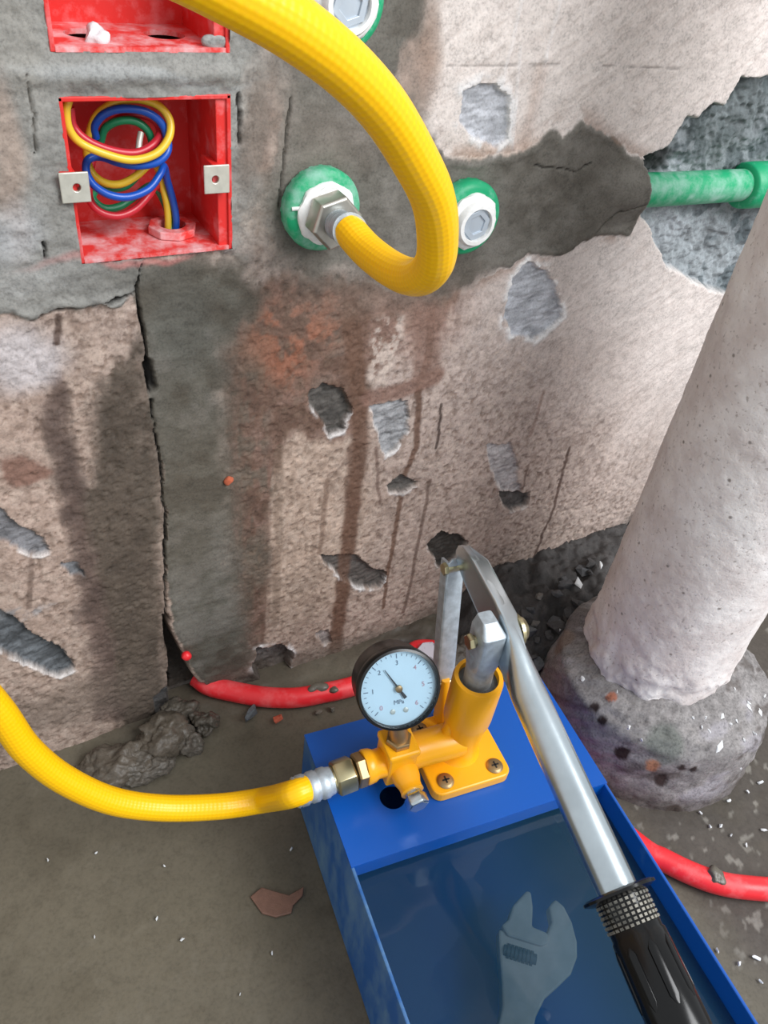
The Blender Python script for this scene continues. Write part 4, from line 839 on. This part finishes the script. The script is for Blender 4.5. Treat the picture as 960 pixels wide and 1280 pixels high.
# ================================================================== RED CONDUITS, STUB
def conduit(path, r, label, mud):
    o = empty('conduit', path[0], label, 'conduit'); of = Vector(path[0]); MB(of).tube(path, r, 24, 10).build('conduit_tube', M['conduit'], o)
    for i, (p, s3, sd_) in enumerate(mud): MB(of).blob(p, s3, sd_, 3, .35).build('mud_smear', M['mud'], o)
    return o
r = .0088
conduit([F(246, 846, .012), F(262, 857, .010), F(290, 864, r), F(330, 871, r), F(370, 872, r), F(405, 866, r), F(440, 858, r), F(510, 836, r), Vector((.315, .382, r)), Vector((.345, .362, r)), Vector((.3600, .325, r)), Vector((.3605, .26, r)), Vector((.3620, .20, r)), F(800, 1058, r), F(830, 1075, r), F(865, 1092, r), F(900, 1104, r), F(940, 1110, r), F(990, 1112, r), F(1060, 1106, r), F(1160, 1080, r), F(1300, 1040, r)], r, 'red conduit along the wall foot and around the far side of the blue tank',
        [(F(397, 860, .017), (.008, .005, .003), 3), (F(418, 862, .0165), (.004, .003, .0022), 4), (F(896, 1094, .0172), (.006, .007, .003), 5)])
st_ = MB().blob(W(233, 820, .0015), (.0042, .004, .0042), 2, 3, .1).build('pipe_stub', M['conduit']); tag(st_, 'tiny red pipe end peeping from the mortar groove', 'pipe end')
ob = MB().blob(W(286, 601, .0006), (.0032, .0022, .0036), 12, 3, .25).build('brick_crumb', M['orange']); tag(ob, 'orange brick crumb stuck in the grey mortar groove', 'crumb')

# ================================================================== RUBBLE
def thing_rock(name, p, sz, c, label, cat, group=None, seed=0, rz=0, wet=.3, bev=0):
    o = MB().rock(p, sz, seed, Euler((random.Random(seed).uniform(-.3, .3), random.Random(seed + 1).uniform(-.3, .3), rz)).to_matrix()).build(name, M['stone'], None, bevel=bev); wcol(o, c, wet, .2, seed); return tag(o, label, cat, group)
def clod(name, p, sz, label, group=None, seed=0, c=(92, 84, 74), wet=.8, rough=.45):
    o = MB().blob(p, sz, seed, 5, rough).build(name, M['mudrock']); wcol(o, c, wet, .2, seed); return tag(o, label, 'mud', group)
def noisy(o, amp, fr, seed):
    me = o.data; n = len(me.vertices); co = np.empty(n * 3, np.float32); me.vertices.foreach_get('co', co); co = co.reshape(-1, 3).astype(float); no = np.empty(n * 3, np.float32); me.vertices.foreach_get('normal', no); no = no.reshape(-1, 3)
    k = fbm(co[:, 0] * fr + co[:, 2] * fr * .8, co[:, 1] * fr + co[:, 2] * fr * .6, 4, seed, .65) + .5 * fbm(co[:, 2] * fr * 1.3, (co[:, 0] - co[:, 1]) * fr, 3, seed + 5, .6)
    co += no * (k * amp)[:, None]; me.vertices.foreach_set('co', co.astype(np.float32).ravel()); me.update(); return o
GM = 'wet mud clods at the foot of the wall'
for i, (px, py, sz, lb, c) in enumerate((((150), 955, (.034, .020, .012), 'broad low wet mud clod, leftmost of the heap above the hose', (94, 86, 76)), (185, 958, (.022, .012, .009), 'wet mud clod lowest in the heap, just above the hose', (98, 92, 84)), (200, 925, (.020, .017, .016), 'tallest wet mud clod in the middle of the heap by the wall', (90, 82, 72)),
        (236, 930, (.010, .012, .013), 'small wet mud clod at the right end of the heap', (96, 90, 82)), (226, 895, (.016, .014, .013), 'wet mud clod right under the dark crack of the groove', (84, 78, 70)), (256, 905, (.011, .010, .009), 'crumbly mud clod below the left tip of the red conduit', (82, 76, 68)))):
    clod('mud_clod', F(px, py, .004), sz, lb, GM, 21 + i, c, .75, .3); noisy(bpy.context.scene.objects['mud_clod' if i == 0 else 'mud_clod.%03d' % i], .010, 110, 400 + i)
for i, (px, py, sz) in enumerate(((566, 822, (.022, .013, .013)), (604, 808, (.024, .015, .014)))):
    o = clod('mud_clod', F(px, py, .010), sz, ('dark mud lump over the red conduit left of the pump barrel', 'dark mud lump behind the pump barrel and lever')[i], GM, 61 + i, (82, 75, 68), .5, .3); noisy(o, .008, 110, 460 + i)
o = MB().prism([((x - 536) * .00056, (818 - y) * .00056) for x, y in ((516, 806), (534, 797), (550, 801), (557, 816), (547, 836), (538, 838), (531, 822))], F(536, 818, .0175), (1, 0, 0), (0, .96, .28), (0, -.28, .96), .003).build('plaster_shard', M['shard'], None, bevel=.0006); tag(o, 'pale lilac grey plaster shard behind the gauge, leaning on the red conduit', 'plaster shard')
thing_rock('stone_shard', F(312, 893, .004), (.013, .004, .006), (96, 100, 104), 'grey stone shard lying below the red conduit', 'stone', None, 31, .5)
thing_rock('brick_chip', F(347, 899, .003), (.0052, .0042, .004), (186, 92, 68), 'small orange brick chip on the mud below the red conduit', 'brick chip', None, 32, .3)
thing_rock('pebble', F(398, 890, .002), (.004, .003, .003), (112, 104, 94), 'small pebble below the red conduit, left of the pair', 'stone', None, 33)
thing_rock('pebble', F(416, 886, .002), (.003, .003, .003), (104, 98, 88), 'small pebble below the red conduit, right of the pair', 'stone', None, 34)
o = MB().prism([((x - 345) * .00055, (1125 - y) * .00055) for x, y in ((316, 1108), (334, 1103), (348, 1116), (362, 1128), (384, 1126), (378, 1136), (362, 1142), (356, 1150), (336, 1146), (322, 1134))], F(345, 1125, -.001), (1, 0, 0), (0, 1, 0), (0, 0, 1), .0022).build('brick_flake', M['brick_wet'], None, bevel=.0006); tag(o, 'flat reddish brick flake lying on the muddy floor left of the tank', 'brick flake')
# corner heap between wall and collar
def heap():
    xs = np.linspace(.348, .66, 150); ys = np.linspace(.25, .416, 80); X, Y = np.meshgrid(xs, ys); n = fbm(X * 60, Y * 60, 5, 150, .6)
    z = .058 * ss(.262, .365, Y + .01 * n) * ss(.352, .41, X) + .026 * n * ss(.35, .38, X) * ss(.255, .29, Y) - .006; rr = np.hypot(X - PC.x, Y - PC.y)
    c = np.ones(X.shape + (4,)); c[..., :3] = lin((68, 65, 64)) * (1 + .9 * fbm(X * 90, Y * 90, 4, 151)[..., None]); c[..., 3] = .3
    I = np.arange(X.size).reshape(X.shape); Fq = np.stack([I[:-1, :-1], I[:-1, 1:], I[1:, 1:], I[1:, :-1]], -1).reshape(-1, 4)
    return tag(link('rubble_heap', fastmesh('heap', np.stack([X, Y, z], -1).reshape(-1, 3), Fq, np.clip(c, .004, .9).reshape(-1, 4)), M['stone']), 'dark heap of soil and grit between the wall and the white pipe', 'rubble', kind='stuff')
heap()
def heap_z(x, y):
    n = float(fbm(np.array([x * 60]), np.array([y * 60]), 5, 150, .6)[0]); q = lambda a, b, v: float(ss(a, b, np.array([v]))[0])
    return .058 * q(.262, .365, y + .01 * n) * q(.352, .41, x) + .026 * n * q(.35, .38, x) * q(.255, .29, y) - .006
GS = 'rubble stones in the corner'
for i in range(34):
    rn = random.Random(500 + i); px = rn.uniform(655, 738); py = 705 + (738 - px) * .75 + rn.uniform(-8, 78)
    q = F(px, py, .03)
    for _ in range(8): q = F(px, py, q.z * .5 + .5 * (max(0, heap_z(q.x, q.y)) + .003))
    s0 = rn.uniform(.0035, .0095); c = rn.choice([(96, 98, 100), (84, 84, 86), (112, 108, 104), (74, 72, 72)])
    thing_rock('rubble_stone', q, (s0 * 1.2, s0, s0 * .7), c, 'dark broken stone in the rubble between wall and pipe', 'stone', GS, 500 + i, rn.uniform(0, 3))
for px, py, l, lb in ((723, 729, 20, 'long white plaster sliver on the dark rubble by the pipe'), (751, 706, 9, 'short white sliver at the top of the rubble by the pipe'), (700, 786, 6, 'tiny white chip at the edge of the collar and rubble')):
    q = F(px, py, .04)
    for _ in range(8): q = F(px, py, q.z * .5 + .5 * (max(heap_z(q.x, q.y), 0) + .008))
    tag(flake(q, l * .00120, l * .00040, .0035, .95, .0, None, 700 + px, 'plaster_sliver'), lb, 'plaster chip')
q = F(655, 778, .02); tag(MB().rock(q, (.006, .004, .004), 44).build('brick_chip', M['orange']), 'rusty red brick chip in the rubble beside the lever bolt', 'brick chip')
